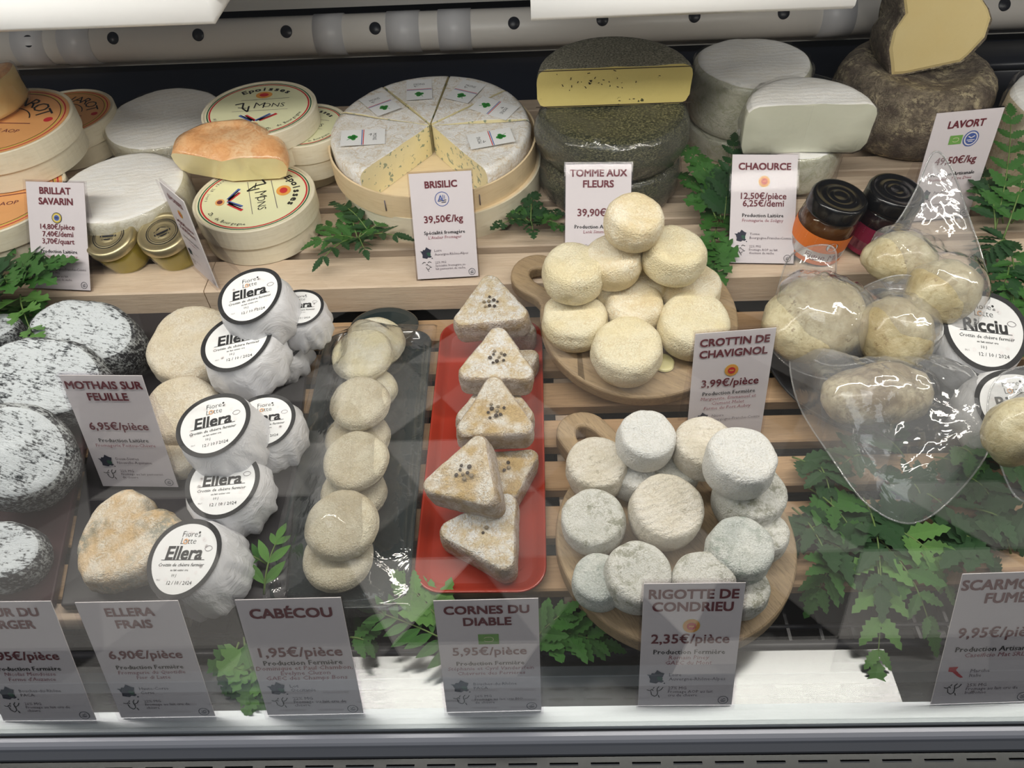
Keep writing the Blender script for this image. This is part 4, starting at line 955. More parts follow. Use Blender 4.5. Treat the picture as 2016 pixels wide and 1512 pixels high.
# round boards with a handle
def board(label, cxp, cyp, rp, hd, P0, nrm, thick, hw=.021, hl=.05):
    c = onplane(cxp, cyp, P0, nrm); r = rp*depth(c)/F; e = onplane(*hd, P0, nrm); d = (e-c); L = d.length; d.normalize()
    n = 96; out = []; inn = []
    a_ = math.asin(min(.9, hw/r))*1.25
    pts = []
    for k in range(61):
        t_ = a_+(2*math.pi-2*a_)*k/60; pts.append((r*math.cos(t_), r*math.sin(t_)))
    # handle, from -a_ side back to +a_ side
    for s in (.2, .5): pts.append((r*math.cos(a_)+(L-hw-r*math.cos(a_))*s, -hw-(r*math.sin(a_)-hw)*(1-s)**3))
    for k in range(13): t_ = -math.pi/2+math.pi*k/12; pts.append((L-hw+hw*math.cos(t_), hw*math.sin(t_)))
    for s in (.5, .2): pts.append((r*math.cos(a_)+(L-hw-r*math.cos(a_))*s, hw+(r*math.sin(a_)-hw)*(1-s)**3))
    hole = [(L-hw*1.55+hw*.85*math.cos(t_), hw*.42*math.sin(t_)) for t_ in [2*math.pi*k/20 for k in range(20)]]
    import bmesh
    bm = bmesh.new(); o_v = [bm.verts.new((x, y, 0)) for x, y in pts]; h_v = [bm.verts.new((x, y, 0)) for x, y in hole]
    ed = [bm.edges.new((o_v[i], o_v[(i+1) % len(o_v)])) for i in range(len(o_v))]+[bm.edges.new((h_v[i], h_v[(i+1) % 20])) for i in range(20)]
    bmesh.ops.triangle_fill(bm, edges=ed, use_beauty=True)
    g = bmesh.ops.extrude_face_region(bm, geom=bm.faces[:]); bmesh.ops.translate(bm, vec=(0, 0, thick), verts=[q for q in g['geom'] if isinstance(q, bmesh.types.BMVert)])
    bmesh.ops.recalc_face_normals(bm, faces=bm.faces); me = bpy.data.meshes.new('b'); bm.to_mesh(me); bm.free()
    M = Matrix((d, nrm.cross(d), nrm)).transposed().to_4x4(); M.translation = c-nrm*thick
    o = obj('round_board', me, None, M, [olive_m]); bv = o.modifiers.new('b', 'BEVEL'); bv.width = .003; bv.segments = 3; bv.limit_method = 'ANGLE'; bv.angle_limit = R(40); tag(o, label, 'cutting board', 'round wooden boards'); return o
UPS = math.tan(R(9.5)); UP0 = Vector((0, .448, .0462)); UPN = Vector((0, -math.sin(R(9.5)), math.cos(R(9.5))))
board('round wooden board with a holed handle under the cream goat cheeses', 1257, 618, 194, (1012, 520), UP0, UPN, .015, hw=.026)
board('round wooden board with a holed handle under the small grey-white cheeses', 1328, 1052, 234, (1118, 815), Vector((0, 0, .034)), Vector((0, 0, 1)), .018, hw=.023)
# black pan under the bags
c = at(1722, 700, .030); rp_ = 212*depth(c)/F
t = thing('black_pan', 'round matte black dish under the bagged smoked cheeses', 'dish', Matrix.Translation((c.x, c.y, DZ)))
v, f = lathe([(0, 0), (rp_*.86, 0), (rp_*.9, .002), (rp_, .014), (rp_, .016), (rp_*.985, .016), (rp_*.88, .004), (0, .003)], 72); obj('dish_body', mesh(v, f, (blkpan,)), t)
# ================================================================== GOAT CHEESES ON THE UPPER BOARD
G = 'small cream goat cheeses on the upper board'; BZ = .034
CR = [ # label, px, py, ztop, r_px, h, mat, tilt
 ('cream goat cheese at the left, upper of the two stacked there', 1130, 512, .0975, 62, .034, crottin_y, (2, -2, 0)),
 ('cream goat cheese at the left, under the other one', 1133, 612, .063, 64, .0285, crottin_y, (3, 0, 0)),
 ('pinkish cream goat cheese on the very top of the pile', 1255, 412, .139, 58, .032, crottin_m, (16, 6, 0)),
 ('cream goat cheese below the topmost one, on its left', 1206, 492, .100, 56, .032, crottin_m, (8, -6, 0)),
 ('ivory goat cheese with a glossy drip, right of the topmost one', 1335, 478, .108, 62, .032, crottin_y, (2, 6, 0)),
 ('cream goat cheese at the far right, under the dripping one', 1364, 548, .066, 60, .030, crottin_m, (2, 4, 0)),
 ('pinkish goat cheese in the middle of the pile', 1252, 585, .068, 56, .032, crottin_m, (5, 0, 0)),
 ('cream goat cheese at the right, behind the price card', 1372, 620, .069, 70, .033, crottin_y, (14, 4, 0)),
 ('ivory goat cheese at the front of the upper board', 1236, 672, .070, 69, .034, crottin_y, (16, -2, 0)),
 ('cream goat cheese hidden in the middle, under the topmost one', 1290, 530, .066, 50, .031, crottin_m, (0, 0, 0)),
 ('cream goat cheese at the far side, behind the stacked pair', 1196, 545, .066, 46, .031, crottin_m, (0, 0, 0))]
for (lb, px, py, z, rr, h, m_, ti) in CR:
    for _ in range(4): zz = z+.0125+(at(px, py, z if _ == 0 else zz).y-.448)*UPS
    z = zz; ti = (ti[0]*.4+4, ti[1], 0)
    o, r = wheel('small_goat_cheese', lb, 'cheese', px, py, z, rr, h, [m_, m_], ti, G, edge=.26, lump=.06, fine=.010, bulge=.05)
c = onplane(1306, 716, UP0, UPN); me = slab(.0095, .003, 3, edge=.45, lump=.08, n=24)
o = obj('cream_drop', me, None, Matrix.Translation(c) @ rot(9.5, 0, 0), [drip]); tag(o, 'small pale drop of melted cheese on the upper board', 'cheese drop')
# ================================================================== RIGOTTES
G = 'small grey-white goat cheeses on the lower board'
RG = [
 ('ridged grey-white cheese at upper left of the lower board, beside the handle', 1174, 905, .068, 60, .029, rigotte_c, (14, -6, 15)),
 ('snow-white cheese at the far top of the lower board', 1277, 850, .091, 57, .027, rigotte_w, (18, 6, 0)),
 ('cream-white cheese right of the snow-white one, behind the tall pair', 1388, 862, .086, 58, .030, rigotte_c, (8, -4, 0)),
 ('pale grey smooth cheese on top at the right of the lower board', 1465, 890, .104, 68, .030, rigotte_w, (12, 4, 0)),
 ('mottled cheese under the pale grey smooth one at right', 1484, 958, .073, 68, .032, rigotte_m, (6, 6, 0)),
 ('grey mottled cheese at the left edge of the lower board', 1166, 1015, .064, 62, .026, rigotte_m, (22, -8, 0)),
 ('large ribbed cream cheese in the centre of the lower board', 1318, 992, .072, 72, .030, rigotte_c, (24, 4, 20)),
 ('green-grey mouldy cheese at the right, front of the mottled one', 1464, 1070, .078, 64, .030, rigotte_g, (16, 4, 0)),
 ('speckled white cheese at the right rim, behind the green-grey one', 1510, 1040, .060, 48, .026, rigotte_m, (4, 6, 0)),
 ('cream speckled cheese left of the price card, upper one', 1258, 1122, .074, 66, .030, rigotte_m, (20, -2, 40)),
 ('grey speckled cheese at lower left, under the cream speckled one', 1178, 1132, .062, 52, .026, rigotte_g, (12, -6, 0)),
 ('white spotted cheese just behind the top of the price card', 1388, 1138, .074, 62, .030, rigotte_m, (14, 0, 0)),
 ('speckled white cheese at lower right, beside the price card', 1466, 1148, .058, 52, .024, rigotte_m, (4, 4, 0)),
 ('white cheese in the gap right of the ridged one', 1248, 920, .060, 44, .026, rigotte_w, (0, 0, 0)),
 ('white cheese in the gap behind the large ribbed one', 1332, 915, .060, 46, .026, rigotte_m, (0, 0, 0))]
for (lb, px, py, z, rr, h, m_, ti) in RG:
    wheel('small_goat_cheese', lb, 'cheese', px, py, z, rr, h, [m_, m_], (ti[0]*.35, ti[1]*.7, ti[2]), G, edge=.17, lump=.04, fine=.009, bulge=.04)
# ================================================================== CABECOUS
G = 'thin round goat cheeses on the black plate'
CA = [
 ('pale thin cheese farthest back on the black plate', 737, 664, .036, 60, .016, cabecou_f, (14, 6, 0)),
 ('pale smooth thin cheese overlapping the farthest one', 710, 690, .054, 61, .016, cabecou_f, (26, -2, 10)),
 ('pale yellowish thin cheese peeking out at right, third row back', 736, 756, .036, 46, .016, cabecou_f, (14, 8, 0)),
 ('speckled thin cheese third from the back of the row', 706, 785, .056, 59, .016, cabecou_m, (26, 0, 0)),
 ('thin cheese lying below, fourth pair in the row', 702, 855, .035, 64, .014, cabecou_m, (12, 2, 0)),
 ('wrinkled brownish thin cheese in the middle of the row', 697, 900, .056, 65, .015, cabecou_m, (26, -2, 0)),
 ('thin cheese lying below the fifth pair, right side showing', 694, 962, .036, 64, .014, cabecou_m, (14, 3, 0)),
 ('thick wrinkled cream cheese second from the front of the row', 668, 1026, .058, 73, .018, cabecou_m, (28, 0, 0)),
 ('thin cheese frontmost on the black plate', 662, 1092, .040, 69, .014, cabecou_m, (20, 0, 0))]
for (lb, px, py, z, rr, h, m_, ti) in CA:
    wheel('thin_goat_cheese', lb, 'cheese', px, py, z, rr, h, [m_, m_], (ti[0]*.35, ti[1], ti[2]), G, edge=.42, lump=.03, fine=.007, bulge=.02)
# cling film stretched over the plate
def sheet(f, nu, nv): # f(u,v)->Vector
    V = [tuple(f(i/nu, j/nv)) for j in range(nv+1) for i in range(nu+1)]
    Fc = [(j*(nu+1)+i, j*(nu+1)+i+1, (j+1)*(nu+1)+i+1, (j+1)*(nu+1)+i) for j in range(nv) for i in range(nu)]; return V, Fc
def filmf(u, v):
    x = (u-.5)*2*(PHX+.004); y = (v-.5)*2*(PHY+.006)
    rid = math.exp(-((x+.002)/.030)**2)*(.058 if .04 < v < .96 else .02)*min(1, 6*v, 7*(1-v))
    z = .011+rid*(.82)+.0016*noise.noise(Vector((x*40, y*12, 1)))+.0022*abs(noise.noise(Vector((x*25, y*45, 4))))
    if u in (0, 1) or v in (0, 1): z = .006
    return PLM @ Vector((x, y, z+.0025))
v, f = sheet(filmf, 40, 80); o = obj('cling_film', mesh(v, f, (dish_film,))); tag(o, 'clear cling film stretched over the black plate and thin cheeses', 'cling film')
# ================================================================== CORNES DU DIABLE
G = 'three-cornered peppered goat cheeses on the red plate'
CO = [
 ('three-cornered cheese lying flat behind, right of the rearmost peppered one', 1008, 628, .045, 52, .026, 200, cornes_b, (4, 0, 0), 0),
 ('three-cornered cheese under the second peppered one, right corner showing', 1002, 716, .046, 62, .026, 150, cornes_b, (4, 2, 0), 0),
 ('three-cornered cheese under the third peppered one, left corner showing', 975, 790, .046, 78, .026, 90, cornes_b, (3, 0, 0), 0),
 ('three-cornered cheese half hidden at right between the third and fourth peppered ones', 1000, 920, .046, 66, .026, 35, cornes_b, (2, 4, 0), 3),
 ('three-cornered cheese frontmost on the red plate, point to the viewer', 958, 1042, .047, 88, .028, 178, cornes_t, (10, -2, 0), 2),
 ('peppered three-cornered cheese rearmost on the pile', 965, 597, .074, 76, .027, 212, cornes_t, (12, -4, 0), 8),
 ('peppered three-cornered cheese second from the back, very white', 978, 704, .075, 76, .027, 88, cornes_t, (14, 2, 0), 9),
 ('peppered three-cornered cheese third from the back, tan patches', 974, 810, .078, 78, .029, 92, cornes_b, (22, 2, 0), 9),
 ('peppered cream three-cornered cheese fourth from the back, tipped to the left', 914, 932, .076, 84, .030, 310, cornes_b, (20, -14, 0), 8)]
pv, pf = lathe([(0, .0009), (.0009, .0006), (.0013, 0), (.0009, -.0006), (0, -.0009)], 8)
pm = [mesh(pv, pf, (pepper,)), mesh(pv, pf, (pepper2,))]
for (lb, px, py, z, rr, h, yaw, m_, ti, npc) in CO:
    o, r = wheel('three_cornered_cheese', lb, 'cheese', px, py, z, rr, h, [m_, cornes_s], (ti[0]*.5, ti[1], yaw-90), G, rf=lambda q: tri_r(q*1.08, .24), edge=.16, lump=.03, fine=.009, bulge=.02)
    for k in range(npc):
        a = k*2.4; q = .0016+.0020*math.sqrt(k); M = Matrix.Translation((q*math.cos(a)+random.uniform(-.001, .001), q*math.sin(a), h+.0012+random.uniform(-.0003, .0004))) @ Matrix.Scale(random.uniform(.95, 1.5), 4)
        obj('peppercorn', pm[0 if k % 3 else 1], o, M)
# ================================================================== ASH CHEESES, MOTHAIS, HEART
G = 'ash-coated oval cheeses'
for (lb, px, py, z, rr, h, rf, ti) in [
 ('ash-coated oval cheese at the back left, behind the price card', 156, 648, .082, 112, .050, (1, .66), (16, 4, -14)),
 ('pale ash-coated oval cheese in the middle of the left group', 78, 738, .088, 122, .040, (1, .70), (24, 6, -12)),
 ('large dark ash-coated cheese at the left edge, tilted to the right', 18, 888, .094, 112, .060, (1, .9), (26, 22, -20)),
 ('ash-coated cheese at the left edge, lowest in the picture', -6, 1082, .060, 80, .036, (1, .8), (10, 14, 0)),
 ('ash-coated cheese cut off by the left edge, behind the herbs', -20, 640, .070, 55, .040, (1, .8), (0, 0, 0))]:
    wheel('ash_cheese', lb, 'cheese', px, py, z, rr, h, [ash_t, ash_s], ti, G, rf=lambda q, rf=rf: oval_r(q*rf[0], q*rf[1]), edge=.2, lump=.05, fine=.008, bulge=.05)
wheel('round_leaf_cheese', 'round cream goat cheese right of the rear ash-coated one', 'cheese', 366, 668, .078, 88, .034, [mothais_m, mothais_m], (14, -4, 0), 'round cream goat cheeses on the slate', edge=.26, lump=.04, fine=.012)
wheel('round_leaf_cheese', 'round cream goat cheese between the price card and the white wrapped ones', 'cheese', 345, 800, .066, 74, .032, [mothais_m, mothais_m], (16, -4, 0), 'round cream goat cheeses on the slate', edge=.26, lump=.04, fine=.012)
wheel('round_leaf_cheese', 'cream goat cheese lowest in its pile, behind the price card', 'cheese', 352, 872, .048, 60, .022, [mothais_m, mothais_m], (4, 0, 0), 'round cream goat cheeses on the slate', edge=.26, lump=.04, fine=.012)
wheel('heart_cheese', 'heart-shaped goat cheese with grey-green spots on the slate', 'cheese', 238, 1052, .056, 103, .030, [heart_m, heart_m], (8, -4, -32), None, rf=heart_r, edge=.3, lump=.04, fine=.010)
# ================================================================== WRAPPED ROUND CHEESES WITH LABELS
def wrapped(lb, px, py, z, rr, h, tilt, word='Ellera', yaw=0, flip=1, sub=True, group='white paper-wrapped cheeses'):
    M, D = place(px, py, z, h, tilt); r = rr*D/F; sd = random.random()*40
    n = 72; prof = [(0, h), (.3, h), (.6, h), (.85, h), (.95, h-.0008), (1.0, h-.003), (1.04, h*.85), (1.08, h*.68), (1.10, h*.5), (1.09, h*.3), (1.04, h*.14), (.92, h*.03), (.6, 0), (0, 0)]
    V = []; Fc = []; idx = []
    for j, (q, z_) in enumerate(prof):
        if q == 0: idx.append([len(V)]); V.append((0, 0, z_)); continue
        ids = []
        for k in range(n):
            a = 2*math.pi*k/n; s = min(1, max(0, (h-z_)/h))
            d = (abs(noise.noise(Vector((math.cos(a)*3+sd, math.sin(a)*3, z_*55)))) * .0035 + noise.noise(Vector((a*4.5, sd, s*2)))*.004*s) * (0 if q < .9 else min(1, s*3))
            pl = .0016*s*max(0, math.sin(a*9+sd+s*2)) if q > .9 else 0
            ids.append(len(V)); rr_ = r*q+d+pl; V.append((rr_*math.cos(a), rr_*math.sin(a), max(0, z_+(noise.noise(Vector((math.cos(a)*2, math.sin(a)*2, sd)))*.0012 if 0 < q <= 1.04 and z_ > .01 and q > .9 else 0))))
        idx.append(ids)
    for a, b in zip(idx, idx[1:]):
        for k in range(n):
            k2 = (k+1) % n
            if len(a) == 1: Fc.append((a[0], b[k], b[k2]))
            elif len(b) == 1: Fc.append((a[k], b[0], a[k2]))
            else: Fc.append((a[k], b[k], b[k2], a[k2]))
    t = thing('wrapped_cheese', lb, 'cheese', M, group)
    obj('paper_wrap', mesh(V, Fc, (wrap,)), t, Matrix.Rotation(R(random.random()*360), 4, 'Z'))
    P = Print(); q = r*1.0
    irr = lambda a: 1+.03*math.sin(2*a+sd)+.02*math.sin(3*a)
    P.disc(0, 0, q*.95, white, 1, n=40); P.ring(0, 0, q*1.02, q*.13, black, 2, 56, fr=irr)
    for k in range(14):
        a = random.random()*6.28; P.disc(q*.62*math.cos(a), q*.62*math.sin(a), q*.05, paper, 2, n=8)
    P.text('Fiore', -q*.02, q*.60, cap=q*.15, m_=black, lv=3, bold=-.012); P.text('Latte', 0, q*.42, cap=q*.16, m_=black, lv=3, bold=-.015); P.ring(-q*.085, q*.405, q*.07, q*.02, orlab, 4)
    P.disc(q*.24, q*.63, q*.03, black, 3); P.text('di', q*.26, q*.55, cap=q*.07, m_=black, lv=3)
    P.text(word, 0, q*.12, w_=q*1.02, m_=black, lv=3, bold=.025, res=3)
    P.line([(-q*.62, -q*.06), (q*.62, -q*.06)], q*.015, black, 3)
    P.text('Crottin de chèvre fermier', 0, -q*.18, w_=q*1.30, m_=black, lv=3, bold=.008, slant=.15, res=1)
    P.text('au lait entier cru', 0, -q*.31, w_=q*.5, m_=black, lv=3, bold=.01, res=1); P.text('10 J', -q*.1, -q*.44, cap=q*.07, m_=black, lv=3, res=1)
    P.text('12 / 10 / 2024', q*.12, -q*.62, w_=q*.70, m_=black, lv=3, res=1); P.text('DLC', -q*.5, -q*.55, cap=q*.04, m_=grey, lv=3, res=1)
    P.ring(q*.64, q*.22, q*.11, q*.012, grey, 3, 20, fr=lambda a: 1-.35*abs(math.sin(a)))
    P.build('round_label', t, Matrix.Translation((0, 0, h+.0003)) @ Matrix.Rotation(R(yaw), 4, 'Z'))
    return t
wrapped('white wrapped round cheese at the right of the topmost one, half hidden', 590, 605, .100, 46, .040, (8, 2, 0), yaw=6)
wrapped('white wrapped round cheese under the right rear one, black ring just showing', 545, 672, .062, 54, .036, (8, 4, 0), yaw=6)
wrapped('white wrapped round cheese topmost at the back of its pile', 492, 582, .126, 67, .044, (10, -8, 0), yaw=10)
wrapped('white wrapped round cheese second from the top, just below the topmost', 466, 672, .100, 72, .046, (6, -6, 0), yaw=9)
wrapped('white wrapped round cheese behind the middle one, right part of label showing', 520, 828, .072, 62, .042, (6, 0, 0), yaw=8)
wrapped('white wrapped round cheese in the middle, tilted to the viewer', 420, 836, .095, 74, .046, (8, -8, 0), yaw=8)
wrapped('white wrapped round cheese under the middle one, lower label half showing', 438, 952, .066, 74, .042, (6, -2, 0), yaw=4)
wrapped('white wrapped round cheese frontmost, leaning on the heart-shaped one', 362, 1098, .062, 82, .048, (8, -14, 0), yaw=-6)
wrapped('white wrapped round cheese at the far right, behind the black dish', 1940, 650, .075, 86, .045, (22, 6, 0), word='Ricciu', yaw=-6, group='white paper-wrapped cheeses at the right')
wrapped('white wrapped round cheese at the right edge, below the other one', 2004, 800, .070, 80, .045, (22, 2, 0), word='Ricciu', yaw=4, group='white paper-wrapped cheeses at the right')
# ================================================================== SMOKED CHEESES IN BAGS
def blob(label, px, py, z, rx, ry, rz, m_, seed=1, tilt=(0, 0, 0)):
    c = at(px, py, z); D = depth(c); rx, ry, rz = rx*D/F, ry*D/F, rz*D/F
    nu, nv = 48, 28; V = []; Fc = []
    for j in range(nv+1):
        th = math.pi*j/nv
        for i in range(nu):
            a = 2*math.pi*i/nu; p = Vector((math.sin(th)*math.cos(a), math.sin(th)*math.sin(a), math.cos(th)))
            k = 1+.16*noise.noise(p*1.1+Vector((seed, 0, 0)))+.05*noise.noise(p*3+Vector((0, seed, 0)))+.015*noise.noise(p*9)
            V.append((p.x*rx*k, p.y*ry*k, p.z*rz*k))
    for j in range(nv):
        for i in range(nu): i2 = (i+1) % nu; Fc.append((j*nu+i, (j+1)*nu+i, (j+1)*nu+i2, j*nu+i2))
    o = obj('smoked_cheese', mesh(V, Fc, (m_,)), None, Matrix.Translation(c) @ rot(*tilt)); tag(o, label, 'cheese', 'smoked cheeses in clear bags'); return (c, rx, ry, rz, o)
def bag(label, outline, obs, seed=1, nr=22, nt=64, slack=.0025, group='clear plastic bags', flat=.004):
    """two welded sheets: outline is a list of (px,py,z); the upper sheet is a membrane tented over the blobs"""
    P3 = [at(*q[:2], q[2]) for q in outline]; n = len(P3)
    # resample ring with smoothing
    ring = []
    for k in range(nt):
        s = k/nt*n; i = int(s); f_ = s-i; a, b, c, d = P3[(i-1) % n], P3[i % n], P3[(i+1) % n], P3[(i+2) % n]
        ring.append(0.5*((2*b)+(c-a)*f_+(2*a-5*b+4*c-d)*f_*f_+(3*b-a-3*c+d)*f_**3))
    cen = sum(ring, Vector())/nt
    g = np.zeros((nr+1, nt, 3))
    for j in range(nr+1):
        for k in range(nt):
            p = cen.lerp(ring[k], j/nr); g[j, k] = p
    base = g[:, :, 2].copy(); lo = np.full((nr+1, nt), -9.)
    for (c, rx, ry, rz, o) in obs:
        d2 = ((g[:, :, 0]-c.x)/(rx*1.08+slack))**2+((g[:, :, 1]-c.y)/(ry*1.08+slack))**2
        zz = c.z+np.sqrt(np.maximum(0, 1-d2))*(rz*1.05+slack); lo = np.where(d2 < 1, np.maximum(lo, zz), lo)
    top = np.maximum(base+flat*.6, lo)
    for _ in range(60):
        av = top.copy(); av[1:-1] = (top[2:]+top[:-2]+np.roll(top, 1, 1)[1:-1]+np.roll(top, -1, 1)[1:-1])/4
        av[0] = top[1].mean(); av[-1] = base[-1]+.0003; top = np.maximum(av*.999+.001*base, lo); top[-1] = base[-1]+.0003
    V = []; Fc = []
    for j in range(nr+1):
        for k in range(nt):
            x, y = g[j, k, 0], g[j, k, 1]; e = min(1, (nr-j)/4)
            q = Vector((x*34+seed, y*34, 0)); w_ = abs(noise.noise(q))*.007+abs(noise.noise(q*2.7))*.004+noise.noise(Vector((x*9, y*9, seed)))*.003
            V.append((x, y, top[j, k]+w_*e*.8))
    for j in range(nr):
        for k in range(nt): k2 = (k+1) % nt; Fc.append((j*nt+k, (j+1)*nt+k, (j+1)*nt+k2, j*nt+k2))
    o = thing('plastic_bag', label, 'plastic bag', Matrix.Translation(cen), group); T = Matrix.Translation(-cen)
    me = mesh([tuple(T @ Vector(q)) for q in V], Fc, (bag_m,)); obj('upper_sheet', me, o)
    # welded rim
    rv, rf_ = tube([T @ q for q in ring]+[T @ ring[0]], .0009, None, 5); obj('welded_rim', mesh(rv, rf_, (bag_m,)), o)
    return o
b1 = blob('large smoked cheese in a bag, leftmost on the black dish', 1606, 630, .066, 100, 88, 76, scam_m, 1.5, (0, 0, 20))
b2 = blob('smoked cheese in a bag, centre of the black dish, below the jars', 1764, 655, .072, 72, 72, 66, scam_m, 6.1)
b3 = blob('dark-patched smoked cheese in the front bag over the dish', 1730, 775, .064, 112, 66, 56, scam_d, 3.3, (0, 0, 8))
b4 = blob('smoked cheese in the upper bag, its left lobe', 1770, 505, .098, 66, 56, 46, scam_m, 8.2)
b5 = blob('smoked cheese in the upper bag, glossy right lobe', 1858, 572, .096, 72, 62, 64, scam_m, 9.9)
b6 = blob('smoked cheese in a bag at the right edge of the picture', 2005, 850, .098, 62, 66, 70, scam_m, 4.4)
bag('clear bag around the leftmost smoked cheese, its corner sticking up', [(1508, 660, .04), (1530, 575, .05), (1560, 500, .085), (1640, 486, .105), (1652, 560, .07), (1730, 590, .06), (1738, 680, .045), (1660, 745, .036), (1560, 725, .036)], [b1], 1)
bag('clear bag around the central smoked cheese with a flat top edge', [(1680, 590, .07), (1735, 550, .10), (1800, 545, .105), (1822, 590, .08), (1850, 660, .05), (1815, 740, .04), (1740, 745, .04), (1690, 690, .045)], [b2], 5)
bag('large clear bag in front with an empty pointed tail', [(1560, 690, .050), (1640, 720, .058), (1800, 700, .062), (1890, 720, .060), (1950, 760, .065), (1955, 865, .055), (1890, 965, .045), (1800, 1030, .034), (1710, 995, .034), (1640, 905, .038), (1570, 790, .040)], [b3], 9, nr=28, nt=80, flat=.03)
bag('clear bag around the upper smoked cheeses beside the jars', [(1702, 500, .085), (1760, 445, .110), (1800, 380, .135), (1838, 300, .165), (1872, 330, .155), (1905, 420, .125), (1935, 510, .10), (1948, 590, .085), (1905, 660, .07), (1820, 650, .065), (1750, 570, .075)], [b4, b5], 13, nr=26)
bag('clear bag at the right edge over the lower white wrapped cheese', [(1945, 790, .08), (1985, 730, .095), (2090, 740, .10), (2100, 960, .06), (2010, 985, .04), (1965, 900, .055)], [b6], 17)
# ================================================================== HERBS
def B(px, py, z): return at(px, py, z)
bunch('parsley sprig at far left before the first card', (22, 560), SZ+.012, 0, 7, .005, .04, 'parsley', .036, None, .046, a0=150, a1=400)
sprig('upright parsley sprig left of the first price card', B(0, 520, .06), B(12, 428, .085), 3, .034, 'parsley', leaf_m, .006)
sprig('parsley sprig crossing the foot of the first price card', B(20, 570, .07), B(100, 520, .085), 3, .034, 'parsley', leaf_m, .006)
sprig('parsley sprig hanging onto the ash-coated cheeses', B(40, 580, .07), B(62, 655, .085), 3, .034, 'parsley', leaf_l, .006)
bunch('parsley sprig over the shelf edge at far left', (30, 600), SZ-.008, 0, 3, -.03, .01, 'parsley', .030, None, .045, a0=220, a1=340)
bunch('herb sprig on the slats left of the sliced-wheel card', (706, 478), SZ+.001, 0, 8, .0, .03, 'fern', .024, None, .052)
sprig('herb sprig pushed under the sliced wheel box at its left', B(735, 470, SZ+.003), B(660, 400, SZ+.018), 6, .020, 'fern', leaf_d)
bunch('herb sprig between sliced wheel and herb-crusted stack', (1045, 448), SZ+.002, 0, 6, .0, .018, 'parsley', .018, None, .036)
for k, (a, b, l) in enumerate([((1420, 400, .07), (1345, 290, .10), 'upper left tip of the herb column between herb-crusted and white wheels'), ((1425, 420, .07), (1445, 280, .10), 'upper right tip of the herb column left of the half white cheese'), ((1410, 430, .07), (1350, 350, .08), 'herb frond pointing left toward the herb-crusted stack'), ((1420, 440, .065), (1395, 330, .09), 'middle frond of the herb column beside the herb-crusted stack'), ((1400, 470, .06), (1408, 560, .052), 'lowest frond of the herb column, hanging to the plank'), ((1425, 440, .065), (1430, 350, .09), 'inner frond of the herb column against the white cheese'), ((1420, 400, .06), (1398, 510, .060), 'lower frond of the herb column left of the half-cheese card')]):
    sprig(l, B(*a), B(*b), 6, .030, 'parsley' if k % 2 == 0 else 'fern', [leaf_m, leaf_d][k % 2], .008, 50)
for k, (a, b, l) in enumerate([((1960, 450, .07), (1990, 230, .13), 'tall upright frond at right beside the last back card'), ((1960, 460, .07), (1925, 330, .09), 'frond leaning onto the right edge of the last back card'), ((1975, 470, .07), (2030, 290, .11), 'frond rising toward the right picture edge'), ((1975, 440, .065), (1915, 360, .085), 'broad frond with toothed leaves low beside the last back card'), ((1985, 480, .06), (1940, 500, .062), 'frond lying left on the slats at the right'), ((1985, 480, .06), (1990, 640, .050), 'frond hanging down over the shelf edge at the right'), ((1990, 440, .065), (2060, 400, .075), 'frond running out of the picture at right'), ((1985, 520, .06), (1962, 600, .052), 'short frond over the plank edge near the wrapped cheese'), ((1995, 560, .05), (2035, 700, .040), 'frond hanging lowest at the right edge')]):
    sprig(l, B(*a), B(*b), 6, .031, 'fern', [leaf_m, leaf_d, leaf_m][k % 3], .01, 60)
low = [((1600, 900, .02), (1640, 1010, .024), 'frond left end of the foliage, near the two tilted board edges', leaf_d, .030),
 ((1590, 960, .02), (1700, 1085, .024), 'frond curving from the lower board toward the middle foliage', leaf_m, .032),
 ((1560, 1000, .02), (1640, 1130, .022), 'dark frond touching the rim of the lower board', leaf_d, .028),
 ((1640, 1100, .018), (1610, 1165, .016), 'short leaf tip just above the black grid, left foliage', leaf_m, .030),
 ((1700, 900, .022), (1640, 930, .03), 'dark frond behind the front bag at left', leaf_d, .026),
 ((1700, 980, .022), (1735, 1150, .03), 'frond under the tail of the front bag', leaf_d, .034),
 ((1720, 1060, .030), (1728, 1300, .004), 'long light green frond hanging lowest, over the steel tray', leaf_l, .034),
 ((1730, 1060, .028), (1830, 1230, .010), 'frond hanging right of the long light green one', leaf_m, .032),
 ((1760, 1040, .026), (1860, 1140, .016), 'light frond spreading toward the last front card', leaf_l, .030),
 ((1800, 960, .024), (1900, 1060, .022), 'dark frond right of the bag tail', leaf_d, .034),
 ((1880, 930, .024), (1965, 1010, .024), 'frond in the right foliage behind the last front card', leaf_d, .032),
 ((1900, 1000, .024), (2010, 1060, .022), 'frond pointing to the right picture edge above the last front card', leaf_d, .034),
 ((1850, 1040, .022), (1960, 1110, .018), 'low frond just above the last front card', leaf_d, .032),
 ((1960, 900, .026), (2040, 960, .024), 'frond under the right edge bag', leaf_m, .030),
 ((1880, 880, .026), (1930, 940, .03), 'short frond right of the bag corner', leaf_m, .028),
 ((1640, 1020, .02), (1560, 1075, .020), 'small frond leaning against the lower board rim', leaf_d, .026),
 ((1780, 900, .02), (1700, 860, .02), 'dark frond lying under the bag tail', leaf_d, .034),
 ((1820, 1000, .02), (1760, 930, .024), 'dark green frond seen through the bag tail', leaf_d, .036)]
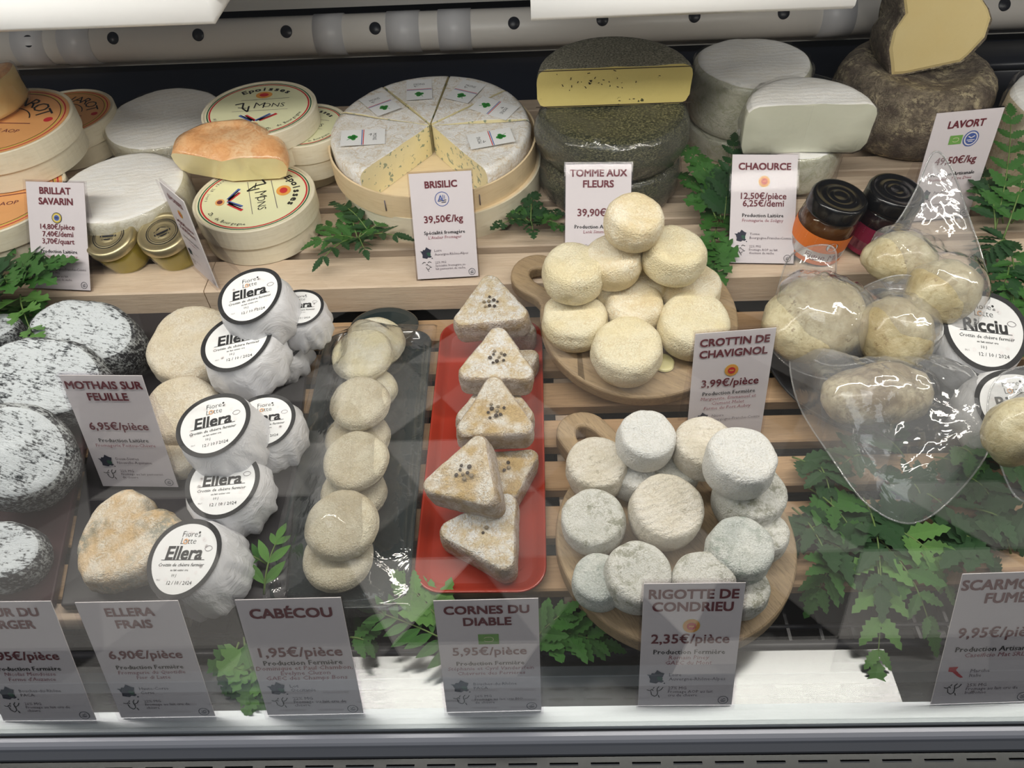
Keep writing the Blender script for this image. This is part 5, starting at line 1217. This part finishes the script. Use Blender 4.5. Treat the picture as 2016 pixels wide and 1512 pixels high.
low += [((1560, 900, .018), (1660, 985, .02), 'dark frond across the slats between lower board and bag', leaf_d, .036),
 ((1600, 1060, .018), (1700, 1130, .018), 'dark frond along the last slat, left foliage', leaf_d, .036),
 ((1780, 1080, .018), (1700, 1010, .02), 'dark frond crossing under the long light green one', leaf_d, .038),
 ((1840, 900, .018), (1920, 960, .02), 'dark frond on the slats under the right corner of the front bag', leaf_d, .038),
 ((1930, 1090, .018), (1840, 1080, .02), 'dark frond lying flat above the last front card, tip left', leaf_d, .038),
 ((1990, 1090, .018), (1930, 1030, .02), 'dark frond at the right edge behind the last front card', leaf_d, .038),
 ((1900, 860, .018), (1990, 890, .02), 'dark frond between front bag and right edge bag', leaf_d, .036)]
for (a, b, l, m_, s_) in low: sprig(l, B(*a), B(*b), 4, s_*1.08, 'fern', m_, .010, 50, group='fern fronds at lower right')
sprig('frond with broad leaves behind the card of the red plate', B(930, 1290, .006), B(745, 1205, .020), 7, .030, 'plain', leaf_m, .006, 60, group='fern fronds in the front gap')
sprig('upright frond tips just left of the red plate front corner', B(880, 1240, .01), B(800, 1150, .022), 5, .030, 'fern', leaf_l, .006, 50, group='fern fronds in the front gap')
sprig('toothed frond pointing right from behind the card of the red plate', B(1040, 1245, .012), B(1185, 1265, .010), 7, .030, 'fern', leaf_m, .008, 60, group='fern fronds in the front gap')
sprig('upright frond behind the card of the red plate, right corner', B(1045, 1275, .010), B(1105, 1210, .026), 4, .026, 'fern', leaf_m, .006, 50, group='fern fronds in the front gap')
sprig('sprig beside the black plate, right of the frontmost wrapped cheese', B(520, 1170, .024), B(545, 1065, .036), 3, .026, 'plain', leaf_l, .006, 45, group='fern fronds in the front gap')
sprig('sprig lying toward the frontmost wrapped cheese', B(525, 1110, .03), B(450, 1078, .036), 3, .018, 'plain', leaf_m, .004, 40, group='fern fronds in the front gap')
sprig('light green frond hanging between the two front left-hand cards', B(480, 1255, .012), B(505, 1375, .004), 5, .028, 'parsley', leaf_l, .006, 50, group='fern fronds in the front gap')
sprig('second frond hanging between the two front left-hand cards', B(470, 1265, .012), B(460, 1345, .004), 4, .024, 'parsley', leaf_m, .006, 50, group='fern fronds in the front gap')
sprig('frond tip showing right of the thin-cheese card', B(690, 1255, .010), B(728, 1268, .006), 3, .020, 'fern', leaf_m, .004, 45, group='fern fronds in the front gap')
# ================================================================== FRONT GLASS
t = thing('front_glass', 'clear slanted front glass pane of the display case', 'glass pane', Matrix.Translation((0, .176, .001)))
v, f = boxv(XL, XR, -.002, .002, 0, .56); obj('pane', mesh(v, f, (glass_m,), smooth=False), t, rot(-10, 0, 0))
